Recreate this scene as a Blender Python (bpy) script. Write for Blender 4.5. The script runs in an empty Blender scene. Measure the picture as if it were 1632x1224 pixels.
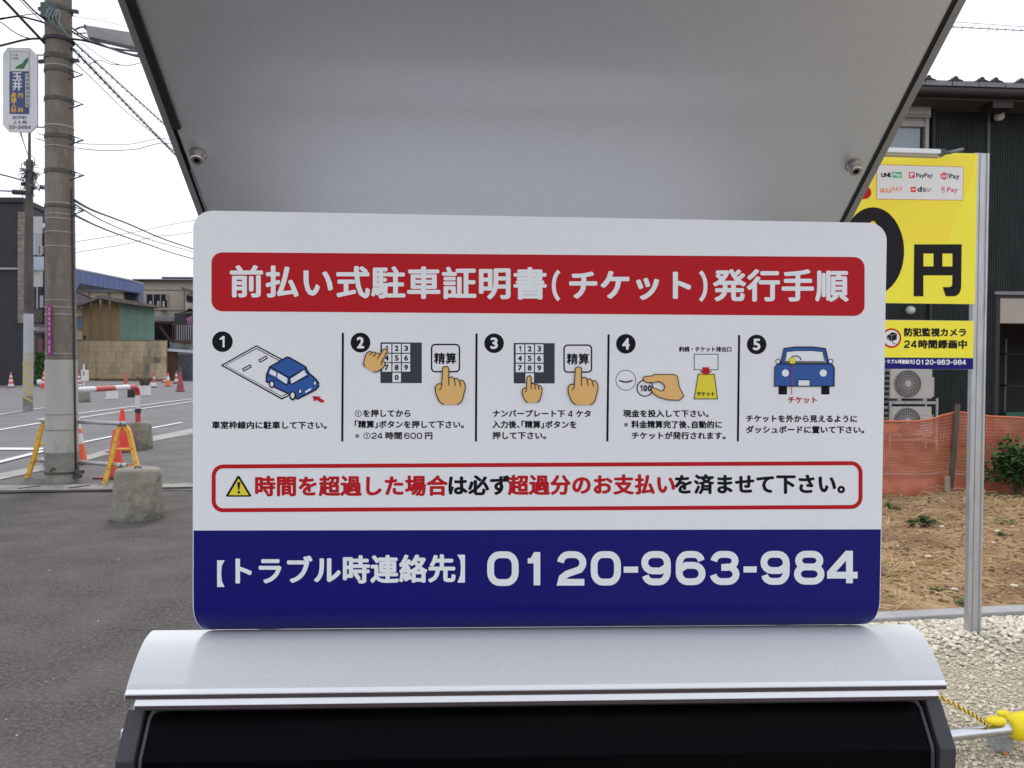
import bpy, math, random
from mathutils import Vector, Matrix
random.seed(7)
SC = bpy.context.scene
COL = SC.collection
PI = math.pi

# ------------------------------------------------------------ camera, world, sun, exposure
F = 1300.0                      # focal length in pixels of a 1632 px wide picture
PITCH, ROLL = math.radians(-1.15), math.radians(0.34)
EYE = Vector((0, 0, 1.4))
fw = Vector((0, math.cos(PITCH), math.sin(PITCH)))
r0 = Vector((1, 0, 0)); u0 = r0.cross(fw)
RT = r0 * math.cos(ROLL) + u0 * math.sin(ROLL)
UP = -r0 * math.sin(ROLL) + u0 * math.cos(ROLL)
cam = bpy.data.cameras.new('camera')
cam.sensor_width = 36; cam.lens = 36 * F / 1632
cam.clip_start = 0.02; cam.clip_end = 3000
cam.dof.use_dof = True; cam.dof.focus_distance = 0.52; cam.dof.aperture_fstop = 60
co = bpy.data.objects.new('camera', cam); COL.objects.link(co)
co.matrix_world = Matrix(((RT.x, UP.x, -fw.x, EYE.x), (RT.y, UP.y, -fw.y, EYE.y), (RT.z, UP.z, -fw.z, EYE.z), (0, 0, 0, 1)))
SC.camera = co

SUN_EL, SUN_AZ = math.radians(52), math.radians(-12)   # azimuth from +Y towards +X
world = bpy.data.worlds.new('World'); SC.world = world; world.use_nodes = True
nt = world.node_tree; N = nt.nodes; LK = nt.links
bg = N['Background']
sky = N.new('ShaderNodeTexSky'); sky.sky_type = 'NISHITA'; sky.sun_disc = False
sky.sun_elevation = SUN_EL; sky.sun_rotation = SUN_AZ
tc = N.new('ShaderNodeTexCoord'); no = N.new('ShaderNodeTexNoise'); no.inputs['Scale'].default_value = 1.6; no.inputs['Detail'].default_value = 5
cr = N.new('ShaderNodeValToRGB')
cr.color_ramp.elements[0].position = 0.25; cr.color_ramp.elements[0].color = (7.6, 8.0, 9.2, 1)
cr.color_ramp.elements[1].position = 0.75; cr.color_ramp.elements[1].color = (12.0, 12.1, 12.5, 1)
LK.new(tc.outputs['Generated'], no.inputs['Vector']); LK.new(no.outputs['Fac'], cr.inputs['Fac'])
mx = N.new('ShaderNodeMix'); mx.data_type = 'RGBA'; mx.inputs['Factor'].default_value = 0.9
LK.new(sky.outputs[0], mx.inputs['A']); LK.new(cr.outputs[0], mx.inputs['B'])
LK.new(mx.outputs['Result'], bg.inputs['Color'])
bg.inputs['Strength'].default_value = 0.1
sun = bpy.data.lights.new('sun', 'SUN'); sun.energy = 1.4; sun.angle = math.radians(12); sun.color = (1, 0.97, 0.92)
so = bpy.data.objects.new('sun', sun); COL.objects.link(so)
sdir = Vector((math.sin(SUN_AZ) * math.cos(SUN_EL), math.cos(SUN_AZ) * math.cos(SUN_EL), math.sin(SUN_EL)))
so.rotation_euler = sdir.to_track_quat('Z', 'Y').to_euler(); so.location = (0, 0, 20)
SC.view_settings.view_transform = 'Standard'; SC.view_settings.look = 'None'
SC.view_settings.gamma = 1; SC.view_settings.use_curve_mapping = False
SC.view_settings.exposure = 0.33

# ------------------------------------------------------------ geometry of the view: pixel -> place
def ray(x, y): return fw * F + RT * (x - 816) + UP * (612 - y)
def hz(X, Y):                    # the ground: flat near by, a slight rise over the road
    return 0.28 * min(1, max(0, (Y - 30) / 26)) if X < 6 else 0.0
def P(x, y, Y):                  # the point at distance Y (along +Y) seen at a pixel
    d = ray(x, y); return EYE + d * (Y / d.y)
def G(x, y, dz=0.0):             # the point of the ground seen at a pixel
    d = ray(x, y); z = 0.0
    for _ in range(30):
        t = (z + dz - EYE.z) / d.z; p = EYE + d * t; z = 0.5 * z + 0.5 * hz(p.x, p.y)
    return p
def at(x, Y, z):                 # point at column x, distance Y, height z
    p = P(x, 590, Y); return Vector((p.x, Y, z))
def zat(x, y, Y): return P(x, y, Y).z
def onplane(x, y, o, n):
    d = ray(x, y); return EYE + d * ((o - EYE).dot(n) / d.dot(n))

# ------------------------------------------------------------ materials
MATS = {}
def lin(c): return tuple(((v / 255) / 12.92 if v / 255 <= 0.04045 else ((v / 255 + 0.055) / 1.055) ** 2.4) for v in c)
def mat(name, col, rough=0.6, metal=0.0, var=0.0, scale=8.0, bump=0.0, bscale=None, spec=0.5, col2=None, coat=0, trans=0, stretch=None, wear=None, wscale=3.0, wth=(0.5, 0.62), detail=6, emit=None):
    if name in MATS: return MATS[name]
    m = bpy.data.materials.new(name); m.use_nodes = True; t = m.node_tree; b = t.nodes['Principled BSDF']
    b.inputs['Roughness'].default_value = rough; b.inputs['Metallic'].default_value = metal
    b.inputs['Specular IOR Level'].default_value = spec
    b.inputs['Base Color'].default_value = (*col, 1)
    if coat: b.inputs['Coat Weight'].default_value = coat; b.inputs['Coat Roughness'].default_value = 0.15
    if trans: b.inputs['Transmission Weight'].default_value = trans
    tcn = t.nodes.new('ShaderNodeTexCoord'); src = tcn.outputs['Object']
    if stretch:
        mp = t.nodes.new('ShaderNodeMapping'); mp.inputs['Scale'].default_value = stretch
        t.links.new(src, mp.inputs['Vector']); src = mp.outputs[0]
    colout = None
    if var > 0 or col2:
        n = t.nodes.new('ShaderNodeTexNoise'); n.inputs['Scale'].default_value = scale; n.inputs['Detail'].default_value = detail; n.inputs['Roughness'].default_value = 0.65
        t.links.new(src, n.inputs['Vector'])
        r = t.nodes.new('ShaderNodeValToRGB')
        a = tuple(max(0, c * (1 - var)) for c in col); c2 = col2 or tuple(min(1, c * (1 + var)) for c in col)
        r.color_ramp.elements[0].position = 0.33; r.color_ramp.elements[0].color = (*(a if not col2 else col), 1)
        r.color_ramp.elements[1].position = 0.67; r.color_ramp.elements[1].color = (*c2, 1)
        t.links.new(n.outputs['Fac'], r.inputs['Fac']); colout = r.outputs[0]
    if wear:
        n2 = t.nodes.new('ShaderNodeTexNoise'); n2.inputs['Scale'].default_value = wscale; n2.inputs['Detail'].default_value = 8; n2.inputs['Roughness'].default_value = 0.7
        t.links.new(src, n2.inputs['Vector'])
        r2 = t.nodes.new('ShaderNodeValToRGB'); r2.color_ramp.elements[0].position = wth[0]; r2.color_ramp.elements[1].position = wth[1]
        t.links.new(n2.outputs['Fac'], r2.inputs['Fac'])
        mm = t.nodes.new('ShaderNodeMix'); mm.data_type = 'RGBA'; t.links.new(r2.outputs[0], mm.inputs['Factor'])
        if colout: t.links.new(colout, mm.inputs['A'])
        else: mm.inputs['A'].default_value = (*col, 1)
        mm.inputs['B'].default_value = (*wear, 1); colout = mm.outputs['Result']
    if colout: t.links.new(colout, b.inputs['Base Color'])
    if bump > 0:
        n3 = t.nodes.new('ShaderNodeTexNoise'); n3.inputs['Scale'].default_value = bscale or scale * 3; n3.inputs['Detail'].default_value = 8
        t.links.new(src, n3.inputs['Vector'])
        bp = t.nodes.new('ShaderNodeBump'); bp.inputs['Strength'].default_value = bump; bp.inputs['Distance'].default_value = 0.02
        t.links.new(n3.outputs['Fac'], bp.inputs['Height']); t.links.new(bp.outputs[0], b.inputs['Normal'])
    MATS[name] = m; return m
def rgb(name, c, rough=0.6, **k): return mat(name, lin(c), rough, **k)

# ------------------------------------------------------------ mesh builder
class MB:
    def __init__(s): s.v = []; s.f = []
    def add(s, vs, fs):
        b = len(s.v); s.v += [Vector(v) for v in vs]; s.f += [tuple(b + i for i in f) for f in fs]; return s
    def box(s, a, b):
        x0, y0, z0 = a; x1, y1, z1 = b
        return s.add([(x0, y0, z0), (x1, y0, z0), (x1, y1, z0), (x0, y1, z0), (x0, y0, z1), (x1, y0, z1), (x1, y1, z1), (x0, y1, z1)],
                     [(0, 3, 2, 1), (4, 5, 6, 7), (0, 1, 5, 4), (1, 2, 6, 5), (2, 3, 7, 6), (3, 0, 4, 7)])
    def obox(s, c, ax, ay, az):          # oriented box: centre and three half-axis vectors
        c, ax, ay, az = map(Vector, (c, ax, ay, az))
        vs = [c + ax * i + ay * j + az * k for k in (-1, 1) for j in (-1, 1) for i in (-1, 1)]
        return s.add(vs, [(0, 2, 3, 1), (4, 5, 7, 6), (0, 1, 5, 4), (1, 3, 7, 5), (3, 2, 6, 7), (2, 0, 4, 6)])
    def bar(s, p, q, w, h, up=(0, 0, 1)):
        p, q, up = Vector(p), Vector(q), Vector(up); d = (q - p); L = d.length; d.normalize()
        a = d.cross(up)
        if a.length < 1e-5: a = d.cross(Vector((1, 0, 0)))
        a.normalize(); b = a.cross(d)
        return s.obox((p + q) / 2, d * L / 2, a * w / 2, b * h / 2)
    def tube(s, pts, r, n=8, cap=True):
        pts = [Vector(p) for p in pts]; m = len(pts); rs = r if isinstance(r, (list, tuple)) else [r] * m
        vs = []; pa = None
        for i, p in enumerate(pts):
            d = (pts[min(i + 1, m - 1)] - pts[max(i - 1, 0)]).normalized()
            if pa is None:
                pa = d.cross(Vector((0, 0, 1)))
                if pa.length < 0.05: pa = d.cross(Vector((1, 0, 0)))
            pa = (pa - d * pa.dot(d)).normalized(); pb = d.cross(pa)
            for k in range(n):
                t = 2 * PI * k / n; vs.append(p + (pa * math.cos(t) + pb * math.sin(t)) * rs[i])
        fs = [(i * n + k, i * n + (k + 1) % n, (i + 1) * n + (k + 1) % n, (i + 1) * n + k) for i in range(m - 1) for k in range(n)]
        if cap: fs += [tuple(range(n))[::-1], tuple((m - 1) * n + k for k in range(n))]
        return s.add(vs, fs)
    def lathe(s, prof, c=(0, 0, 0), n=24, jit=0.0, axis=None):   # prof: (radius, height)
        c = Vector(c); m = len(prof); vs = []
        if axis: q = Vector(axis).to_track_quat('Z', 'Y')
        for r, h in prof:
            for k in range(n):
                t = 2 * PI * k / n; rr = r * (1 + jit * random.uniform(-1, 1)); v = Vector((rr * math.cos(t), rr * math.sin(t), h))
                vs.append(c + (q @ v if axis else v))
        fs = [(i * n + k, i * n + (k + 1) % n, (i + 1) * n + (k + 1) % n, (i + 1) * n + k) for i in range(m - 1) for k in range(n)]
        fs += [tuple(range(n))[::-1], tuple((m - 1) * n + k for k in range(n))]
        return s.add(vs, fs)
    def prism(s, poly, off):               # closed polygon of 3-D points, pushed by off
        off = Vector(off); n = len(poly); vs = [Vector(p) for p in poly] + [Vector(p) + off for p in poly]
        return s.add(vs, [tuple(range(n)), tuple(range(2 * n - 1, n - 1, -1))] + [(i, n + i, n + (i + 1) % n, (i + 1) % n) for i in range(n)])
    def poly(s, pts): return s.add(pts, [tuple(range(len(pts)))])
    def join(s, o): return s.add(o.v, o.f)

WM = {}
def obj(name, mb, m, parent=None, label=None, cat=None, group=None, kind=None, smooth=False, world=True, auto=None):
    M0 = Matrix.Identity(4); loc = Vector((0, 0, 0))
    if parent is not None:
        M0 = WM[parent.name]
        inv = M0.inverted(); vs = [inv @ v for v in mb.v] if world else mb.v
    else:
        xs = [v.x for v in mb.v]; ys = [v.y for v in mb.v]; zs = [v.z for v in mb.v]
        loc = Vector(((min(xs) + max(xs)) / 2, (min(ys) + max(ys)) / 2, min(zs)))
        if kind == 'structure': loc = Vector((0, 0, 0))
        vs = [v - loc for v in mb.v]
    me = bpy.data.meshes.new(name); me.from_pydata([tuple(v) for v in vs], [], mb.f); me.update()
    if smooth: me.shade_smooth()
    if auto: me.set_sharp_from_angle(angle=math.radians(auto))
    if isinstance(m, (list, tuple)):
        for q in m: me.materials.append(q)
    else: me.materials.append(m)
    o = bpy.data.objects.new(name, me); COL.objects.link(o); o.location = loc
    if parent is not None: o.parent = parent; o.location = (0, 0, 0)
    WM[o.name] = M0 if parent is not None else Matrix.Translation(loc)
    tagit(o, label, cat, group, kind); return o
def tagit(o, label=None, cat=None, group=None, kind=None):
    if label: o['label'] = label
    if cat: o['category'] = cat
    if group: o['group'] = group
    if kind: o['kind'] = kind
def thing(name, loc, label, cat, group=None, rz=0.0):
    o = bpy.data.objects.new(name, None); COL.objects.link(o); o.location = loc; o.rotation_euler = (0, 0, rz); o.empty_display_size = 0.1
    WM[o.name] = Matrix.Translation(Vector(loc)) @ Matrix.Rotation(rz, 4, 'Z'); tagit(o, label, cat, group); return o
def dup(root, loc, label, rz=None, scale=None, group=None):
    def cp(o, par):
        c = o.copy(); COL.objects.link(c)
        if par is not None: c.parent = par
        for ch in [k for k in ALLOBJ() if k.parent == o]: cp(ch, c)
        return c
    r = cp(root, None); r.location = loc
    if rz is not None: r.rotation_euler = (0, 0, rz)
    if scale: r.scale = (scale,) * 3
    r['label'] = label
    if group: r['group'] = group
    return r
def ALLOBJ(): return list(bpy.data.objects)

def catmull(pts, closed=False, k=6):
    n = len(pts); out = []
    rng = range(n if closed else n - 1)
    for i in rng:
        g = (lambda j: pts[j % n]) if closed else (lambda j: pts[min(max(j, 0), n - 1)])
        a, b, c, d = g(i - 1), g(i), g(i + 1), g(i + 2)
        for s in range(k):
            t = s / k
            out.append(tuple(0.5 * (2 * b[q] + (c[q] - a[q]) * t + (2 * a[q] - 5 * b[q] + 4 * c[q] - d[q]) * t * t + (3 * b[q] - a[q] - 3 * c[q] + d[q]) * t ** 3) for q in range(len(b))))
    if not closed: out.append(tuple(pts[-1]))
    return out
def circ(cx, cy, r, n=32, ry=None, a0=0.0, a1=2 * PI): return [(cx + r * math.cos(a0 + (a1 - a0) * i / n), cy + (ry or r) * math.sin(a0 + (a1 - a0) * i / n)) for i in range(n)]
def rrect(x0, y0, x1, y1, r, n=6):
    o = []
    for cx, cy, a in ((x1 - r, y0 + r, -PI / 2), (x1 - r, y1 - r, 0), (x0 + r, y1 - r, PI / 2), (x0 + r, y0 + r, PI)):
        o += [(cx + r * math.cos(a + PI / 2 * i / n), cy + r * math.sin(a + PI / 2 * i / n)) for i in range(n + 1)]
    return o
def strip(pts, w, closed=False):         # 2-D polyline -> quads, mitred
    q_ = [pts[0]]
    for z_ in pts[1:]:
        if math.hypot(z_[0] - q_[-1][0], z_[1] - q_[-1][1]) > 1e-4: q_.append(z_)
    if closed and math.hypot(q_[0][0] - q_[-1][0], q_[0][1] - q_[-1][1]) < 1e-4: q_.pop()
    pts = q_
    n = len(pts); L = []; R_ = []
    for i in range(n):
        p = pts[i]; a = pts[i - 1] if (i > 0 or closed) else None; b = pts[(i + 1) % n] if (i < n - 1 or closed) else None
        def nm(u, v):
            dx, dy = v[0] - u[0], v[1] - u[1]; l = math.hypot(dx, dy) or 1e-9; return (-dy / l, dx / l)
        if a is None: m = nm(p, b); k = 1
        elif b is None: m = nm(a, p); k = 1
        else:
            m1, m2 = nm(a, p), nm(p, b); m = (m1[0] + m2[0], m1[1] + m2[1]); l = math.hypot(*m) or 1e-9; m = (m[0] / l, m[1] / l); k = 1 / max(0.62, m[0] * m1[0] + m[1] * m1[1])
        L.append((p[0] + m[0] * w / 2 * k, p[1] + m[1] * w / 2 * k)); R_.append((p[0] - m[0] * w / 2 * k, p[1] - m[1] * w / 2 * k))
    return [(L[i], L[(i + 1) % n], R_[(i + 1) % n], R_[i]) for i in range(n if closed else n - 1)]

# ------------------------------------------------------------ lettering: glyph meshes of Blender's own built-in face
GL = {}
def glyph(ch):
    if ch in GL: return GL[ch]
    c = bpy.data.curves.new('g', 'FONT'); c.body = ch; c.size = 1; c.resolution_u = 3
    o = bpy.data.objects.new('g', c)
    me = bpy.data.meshes.new_from_object(o)
    vs = [(v.co.x, v.co.y) for v in me.vertices]; fs = [tuple(p.vertices) for p in me.polygons]
    bpy.data.meshes.remove(me); bpy.data.objects.remove(o); bpy.data.curves.remove(c)
    GL[ch] = (vs, fs); return GL[ch]
def bbox(vs): return min(v[0] for v in vs), min(v[1] for v in vs), max(v[0] for v in vs), max(v[1] for v in vs)
_b = bbox(glyph('国')[0]); _b2 = bbox(glyph('国国')[0])
ADV = (_b2[2] - _b[2]); ECX, ECY = (_b[0] + _b[2]) / 2, (_b[1] + _b[3]) / 2
HALF_R = set('「（【'); HALF_L = set('」）】、。')
# numerals as broad strokes, in a box 1 wide and 1 high (y up)
def _arc(cx, cy, rx, ry, a0, a1, n=8): return [(cx + rx * math.cos(math.radians(a0 + (a1 - a0) * i / n)), cy + ry * math.sin(math.radians(a0 + (a1 - a0) * i / n))) for i in range(n + 1)]
def _loop(x0, y0, x1, y1, rx, ry): return _arc(x1 - rx, y1 - ry, rx, ry, 90, 0, 5) + _arc(x1 - rx, y0 + ry, rx, ry, 0, -90, 5) + _arc(x0 + rx, y0 + ry, rx, ry, -90, -180, 5) + _arc(x0 + rx, y1 - ry, rx, ry, 180, 90, 5)
DIG = {
 '0': [(_loop(0, 0, 1, 1, .36, .36), True)],
 '1': [([(.2, .78), (.42, .84), (.58, 1.0)], False), ([(.58, 1.08), (.58, -.08)], False)],
 '2': [(_arc(.36, .66, .36, .34, 170, 90, 4) + _arc(.62, .70, .38, .30, 90, -20, 6) + [(.86, .46), (.3, .30), (.08, .16), (.03, 0), (1.06, 0)], False)],
 '3': [(_arc(.36, .70, .33, .30, 170, 90, 4) + _arc(.64, .76, .32, .24, 90, -90, 8) + [(.36, .52)], False), ([(.5, .52)] + _arc(.64, .27, .36, .27, 90, -90, 8) + _arc(.36, .30, .36, .30, -90, -170, 4), False)],
 '4': [([(.75, -.08), (.75, 1.0), (.66, 1.0), (-.02, .30), (-.02, .22), (1.08, .22)], False)],
 '5': [([(.95, 1.0), (.12, 1.0), (.04, .5), (.2, .6)] + _arc(.58, .32, .40, .32, 90, -90, 8) + _arc(.36, .30, .36, .30, -90, -170, 4), False)],
 '6': [(_arc(.64, .72, .33, .28, 10, 90, 4) + _arc(.36, .64, .36, .36, 90, 180, 5) + [(0, .34)] + _arc(.36, .32, .36, .32, 180, 270, 4) + _arc(.64, .30, .36, .30, -90, 90, 8) + [(.3, .60), (.02, .45)], False)],
 '7': [([(-.04, 1.0), (.98, 1.0), (.98, .9), (.62, .5), (.42, -.08)], False)],
 '8': [(_loop(.05, .53, .95, 1, .3, .235), True), (_loop(0, 0, 1, .53, .34, .265), True)],
 '9': [([(1 - x, 1 - y) for x, y in (_arc(.64, .72, .33, .28, 10, 90, 4) + _arc(.36, .64, .36, .36, 90, 180, 5) + [(0, .34)] + _arc(.36, .32, .36, .32, 180, 270, 4) + _arc(.64, .30, .36, .30, -90, 90, 8) + [(.3, .60), (.02, .45)])], False)],
 '-': [([(0, .42), (1, .42)], False)]}
class Ink:
    """flat print laid on a surface; put(x, y, layer) gives the place of a picture-plane point on that surface"""
    def __init__(s, put, world=False): s.mb = MB(); s.put = put; s.n = 0; s.world = world
    def face(s, pts, layer):
        s.n += 1; s.mb.poly([s.put(x, y, layer + 0.00008 * (s.n % 60)) for x, y in pts])
    def line(s, pts, w, layer, closed=False):
        s.n += 1
        for e, q in enumerate(strip(pts, w, closed)): s.mb.poly([s.put(x, y, layer + 0.0005 * (s.n % 40) + 0.004 * e) for x, y in q])
    def mesh2(s, vs, fs, layer): s.mb.add([s.put(x, y, layer) for x, y in vs], fs)
    def stamp(s, ch, cx, cy, w, h, layer, bold=0.0, fit=None):
        vs, fs = glyph(ch)
        if not vs: return
        if fit:                              # ink box stretched to w x h
            b = bbox(vs); T = lambda v: (cx + ((v[0] - b[0]) / (b[2] - b[0]) - .5) * w, cy - ((v[1] - b[1]) / max(1e-6, b[3] - b[1]) - .5) * h)
            k = 1
        else:
            T = lambda v: (cx + (v[0] - ECX) / ADV * w, cy - (v[1] - ECY) / ADV * h)
        base = [T(v) for v in vs]
        offs = [(0, 0)]
        if bold: offs += [(bold * math.cos(a), bold * 0.8 * math.sin(a)) for a in (i * PI / 4 for i in range(8))]
        for i, (dx, dy) in enumerate(offs): s.mesh2([(x + dx, y + dy) for x, y in base], fs, layer + 0.02 * i)
    def digit(s, ch, x0, x1, y0, y1, w, layer):      # ink box x0..x1, y0 (top)..y1 (bottom)
        for j, (pts, cl) in enumerate(DIG[ch]):
            X0, X1, Y0, Y1 = x0 + w / 2, x1 - w / 2, y0 + w / 2 * .85, y1 - w / 2 * .85
            q = [(X0 + p[0] * (X1 - X0), Y1 - p[1] * (Y1 - Y0)) for p in pts]
            for e, f in enumerate(strip(q, w, cl)): s.mb.poly([s.put(x, y, layer + 0.3 * j + 0.02 * e) for x, y in f])
    def one(s, cx, cy, w, h, layer):
        q = .42 * w
        s.face([(cx - w * .5, cy - h * .30), (cx - w * .1, cy - h * .40), (cx + w * .05, cy - h * .5), (cx + w * .5, cy - h * .5), (cx + w * .5, cy + h * .5), (cx + w * .5 - q, cy + h * .5), (cx + w * .5 - q, cy - h * .20), (cx - w * .5, cy - h * .16)], layer)
    def run(s, text, x0, x1, y0, y1, em, layer, bold=0.0, dw=0.62, dstroke=0.16, pad=0.0):
        adv = [0.5 if (c in HALF_R or c in HALF_L) else (dw if c in DIG and c != '-' else (0.5 if c == '-' else (0.4 if c == ' ' else 1.0))) for c in text]
        tot = sum(adv); p = (x1 - x0) / tot; x = x0
        for c, a in zip(text, adv):
            cx = x + a * p / 2; cy = y0 + (y1 - y0) * (cx - x0) / max(1e-6, x1 - x0); bo_ = 0 if c == '※' else bold if c != '①' else bold * .35
            if c in DIG:
                wd = a * p * 0.86
                if c == '-': s.line([(cx - wd * .42, cy + em * .04), (cx + wd * .42, cy + em * .04)], em * dstroke, layer)
                elif c == '1': s.digit(c, cx - wd / 2, cx + wd * .38, cy - em * .39, cy + em * .39, em * dstroke, layer)
                else: s.digit(c, cx - wd / 2, cx + wd / 2, cy - em * .39, cy + em * .39, em * dstroke, layer)
            elif c != ' ':
                sh = -0.25 * p if c in HALF_R else (0.25 * p if c in HALF_L else 0)
                s.stamp(c, cx + sh, cy, p * 0.98, em, layer, bo_)
            x += a * p
    def done(s, name, m, parent, label=None, kind=None): return obj(name, s.mb, m, parent, label, kind=kind, world=s.world)

# ------------------------------------------------------------ shared materials
alu = mat('anodised_aluminium', (0.60, 0.62, 0.635), 0.68, 0.15, var=0.07, scale=900, bump=0.05, bscale=2500, wear=(0.61, 0.62, 0.63), wscale=14, wth=(0.45, 0.75))
alu_sheet = mat('brushed_silver_sheet', (0.73, 0.755, 0.80), 0.42, 0.88, var=0.09, scale=1400, bump=0.08, bscale=2600, detail=3)
alu_edge = mat('silver_edge', (0.36, 0.36, 0.37), 0.45, 0.7, var=0.05, scale=40)
rubber = mat('black_rubber', (0.012, 0.011, 0.014), 0.6, var=0.2, scale=60)
panel_white = mat('panel_white_film', (0.82, 0.84, 0.87), 0.42, var=0.03, scale=500, bump=0.03, bscale=1500, spec=0.35, wear=(0.79, 0.808, 0.835), wscale=9, wth=(0.5, 0.72))
ink_white = mat('print_white', (0.82, 0.85, 0.88), 0.45, spec=0.35)
ink_blue = mat('print_navy', (0.0075, 0.0080, 0.158), 0.38, var=0.06, scale=400, spec=0.18)
ink_red = mat('print_red', (0.50, 0.011, 0.018), 0.5, var=0.05, scale=400, spec=0.15)
ink_black = mat('print_black', (0.009, 0.008, 0.014), 0.55, spec=0.12)
ink_skin = mat('print_skin', (0.80, 0.48, 0.16), 0.5)
ink_carblue = mat('print_car_blue', (0.010, 0.085, 0.36), 0.45)
ink_yellow = mat('print_yellow', (0.80, 0.68, 0.03), 0.5)
ink_slot = mat('print_keypad_black', (0.022, 0.026, 0.045), 0.5)
steel = mat('stainless_steel', (0.50, 0.48, 0.45), 0.28, 1.0, var=0.1, scale=300)
black_plastic = mat('black_housing', (0.035, 0.034, 0.042), 0.5, var=0.15, scale=300, bump=0.05, bscale=1200)
gloss_black = mat('black_acrylic', (0.0016, 0.0019, 0.0027), 0.25, spec=0.04, wear=(0.0035, 0.0038, 0.005), wscale=40, wth=(0.55, 0.8))
face_shade_m = mat('face_shade', (0.075, 0.055, 0.062), 0.5, 0.3, var=0.1, scale=30)  # shade mirrored in the upright lip faces, put in as a dark colour
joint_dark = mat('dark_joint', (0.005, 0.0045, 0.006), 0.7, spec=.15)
def zoom(ox, oy, k):
    return lambda pts: [(ox + x / k, oy + y / k) for x, y in pts]
def GS(px, py, r):                 # ground point seen at a pixel, pushed r metres further along the line of sight
    g = G(px, py); k = 1 + r / g.y; x, y = g.x * k, g.y * k; return Vector((x, y, hz(x, y)))
def bev(o, w, seg=2):
    m = o.modifiers.new('bevel', 'BEVEL'); m.width = w; m.segments = seg; m.limit_method = 'ANGLE'; return o

# ============================================================ GROUND
from mathutils import noise as NZ
asphalt = mat('asphalt', (0.098, 0.087, 0.080), 0.88, var=0.38, scale=2.3, detail=12, bump=1.0, bscale=150, wear=(0.190, 0.172, 0.160), wscale=48, wth=(0.46, 0.66), spec=0.3)
road_m = mat('road_asphalt', (0.165, 0.160, 0.162), 0.85, var=0.14, scale=0.8, bump=0.6, bscale=90, spec=0.3)
conc = mat('concrete', (0.27, 0.26, 0.235), 0.9, var=0.25, scale=4, bump=0.5, bscale=60, wear=(0.13, 0.125, 0.11), wscale=6)
conc_light = mat('pale_concrete', (0.33, 0.32, 0.30), 0.9, var=0.15, scale=2, bump=0.3, bscale=40)
paint = mat('road_paint', (0.62, 0.62, 0.61), 0.7, var=0.1, scale=8, wear=(0.20, 0.20, 0.20), wscale=14, wth=(0.6, 0.72))
soil_m = mat('soil', (0.235, 0.145, 0.075), 0.95, col2=(0.42, 0.285, 0.155), scale=1.3, bump=1.0, bscale=34, wear=(0.15, 0.075, 0.04), wscale=1.7, wth=(0.47, 0.66), spec=0.15)
gravel_m = mat('gravel_bed', (0.38, 0.335, 0.25), 0.95, col2=(0.60, 0.54, 0.42), scale=30, bump=1.0, bscale=110, spec=0.2)
def rng(a, b, n): return [a + (b - a) * i / n for i in range(n + 1)]
def gsheet(name, xs, ys, dz, m, kind='structure', fn=None, smooth=True, label=None):
    mb = MB(); nx = len(xs)
    for y in ys:
        for x in xs: mb.v.append(Vector((x, y, hz(x, y) + dz + (fn(x, y) if fn else 0))))
    for j in range(len(ys) - 1):
        for i in range(nx - 1): mb.f.append((j * nx + i, j * nx + i + 1, (j + 1) * nx + i + 1, (j + 1) * nx + i))
    return obj(name, mb, m, None, label, kind=kind, smooth=smooth)
gsheet('ground', [-900, -200, -60, -20, 0, 5, 5.9, 6.3, 12, 30, 200, 900], [-300, -50, 0, 30, 36, 42, 50, 56, 80, 200, 1500], -0.03, mat('ground_dust', (0.14, 0.125, 0.10), .95, var=.2, scale=.3))
gsheet('parking_lot', rng(-30, 1.0, 8), rng(-8, 9.6, 8), 0.0, asphalt)
gsheet('road', rng(-60, 5.8, 10), rng(8.0, 30, 6) + rng(31, 56, 12) + [70], -0.006, road_m)
def yk(x): a, b = G(1390, 989), G(1632, 976.5); return a.y + (b.y - a.y) * (x - a.x) / (b.x - a.x) + .03
def ksheet(name, xs, ds, dz, m, fn=None):
    mb = MB(); nx = len(xs)
    for d in ds:
        for x in xs: y = yk(x) + d; mb.v.append(Vector((x, y, dz + (fn(x, y) if fn else 0))))
    for j in range(len(ds) - 1):
        for i in range(nx - 1): mb.f.append((j * nx + i, j * nx + i + 1, (j + 1) * nx + i + 1, (j + 1) * nx + i))
    return obj(name, mb, m, None, kind='structure', smooth=True)
ksheet('gravel_yard', rng(1.0, 14, 6), rng(-12.8, -.005, 6), -0.004, gravel_m)
def gp(x, y, dz): return G(x, y) + Vector((0, 0, dz))
def gpoly(name, pts, dz, m, thick=0.0, label=None):
    mb = MB()
    if thick: mb.prism([gp(x, y, dz) for x, y in pts], (0, 0, -thick))
    else: mb.poly([gp(x, y, dz) for x, y in pts])
    return obj(name, mb, m, kind='structure', label=label)
def paintline(pts, w, dz=0.008):
    q = [G(x, y) for x, y in pts]; mb = MB()
    for f in strip([(p.x, p.y) for p in q], w): mb.poly([(x, y, hz(x, y) + dz) for x, y in f])
    return obj('lane_line', mb, paint, kind='structure')
paintline([(-60, 696), (0, 685.3), (65, 674.2), (123, 666.9), (180, 658), (306, 640.4), (420, 626)], 0.13)
paintline([(60, 669), (123, 659.6), (213, 647.6), (330, 633)], 0.13)
paintline([(-40, 715.5), (72, 716)], 0.36)
paintline([(-40, 747), (0, 737), (71, 719)], 0.14, 0.012)
paintline([(110, 710), (129, 706), (180, 695.5)], 0.12); paintline([(240, 683), (290, 673.5)], 0.13)
paintline([(-20, 663.5), (0, 661), (64, 651), (90, 648)], 0.10)
# far pavement in front of the dark office
gpoly('far_pavement', [(-40, 613), (150, 607), (150, 600), (-40, 600)], 0.012, conc_light)
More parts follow.
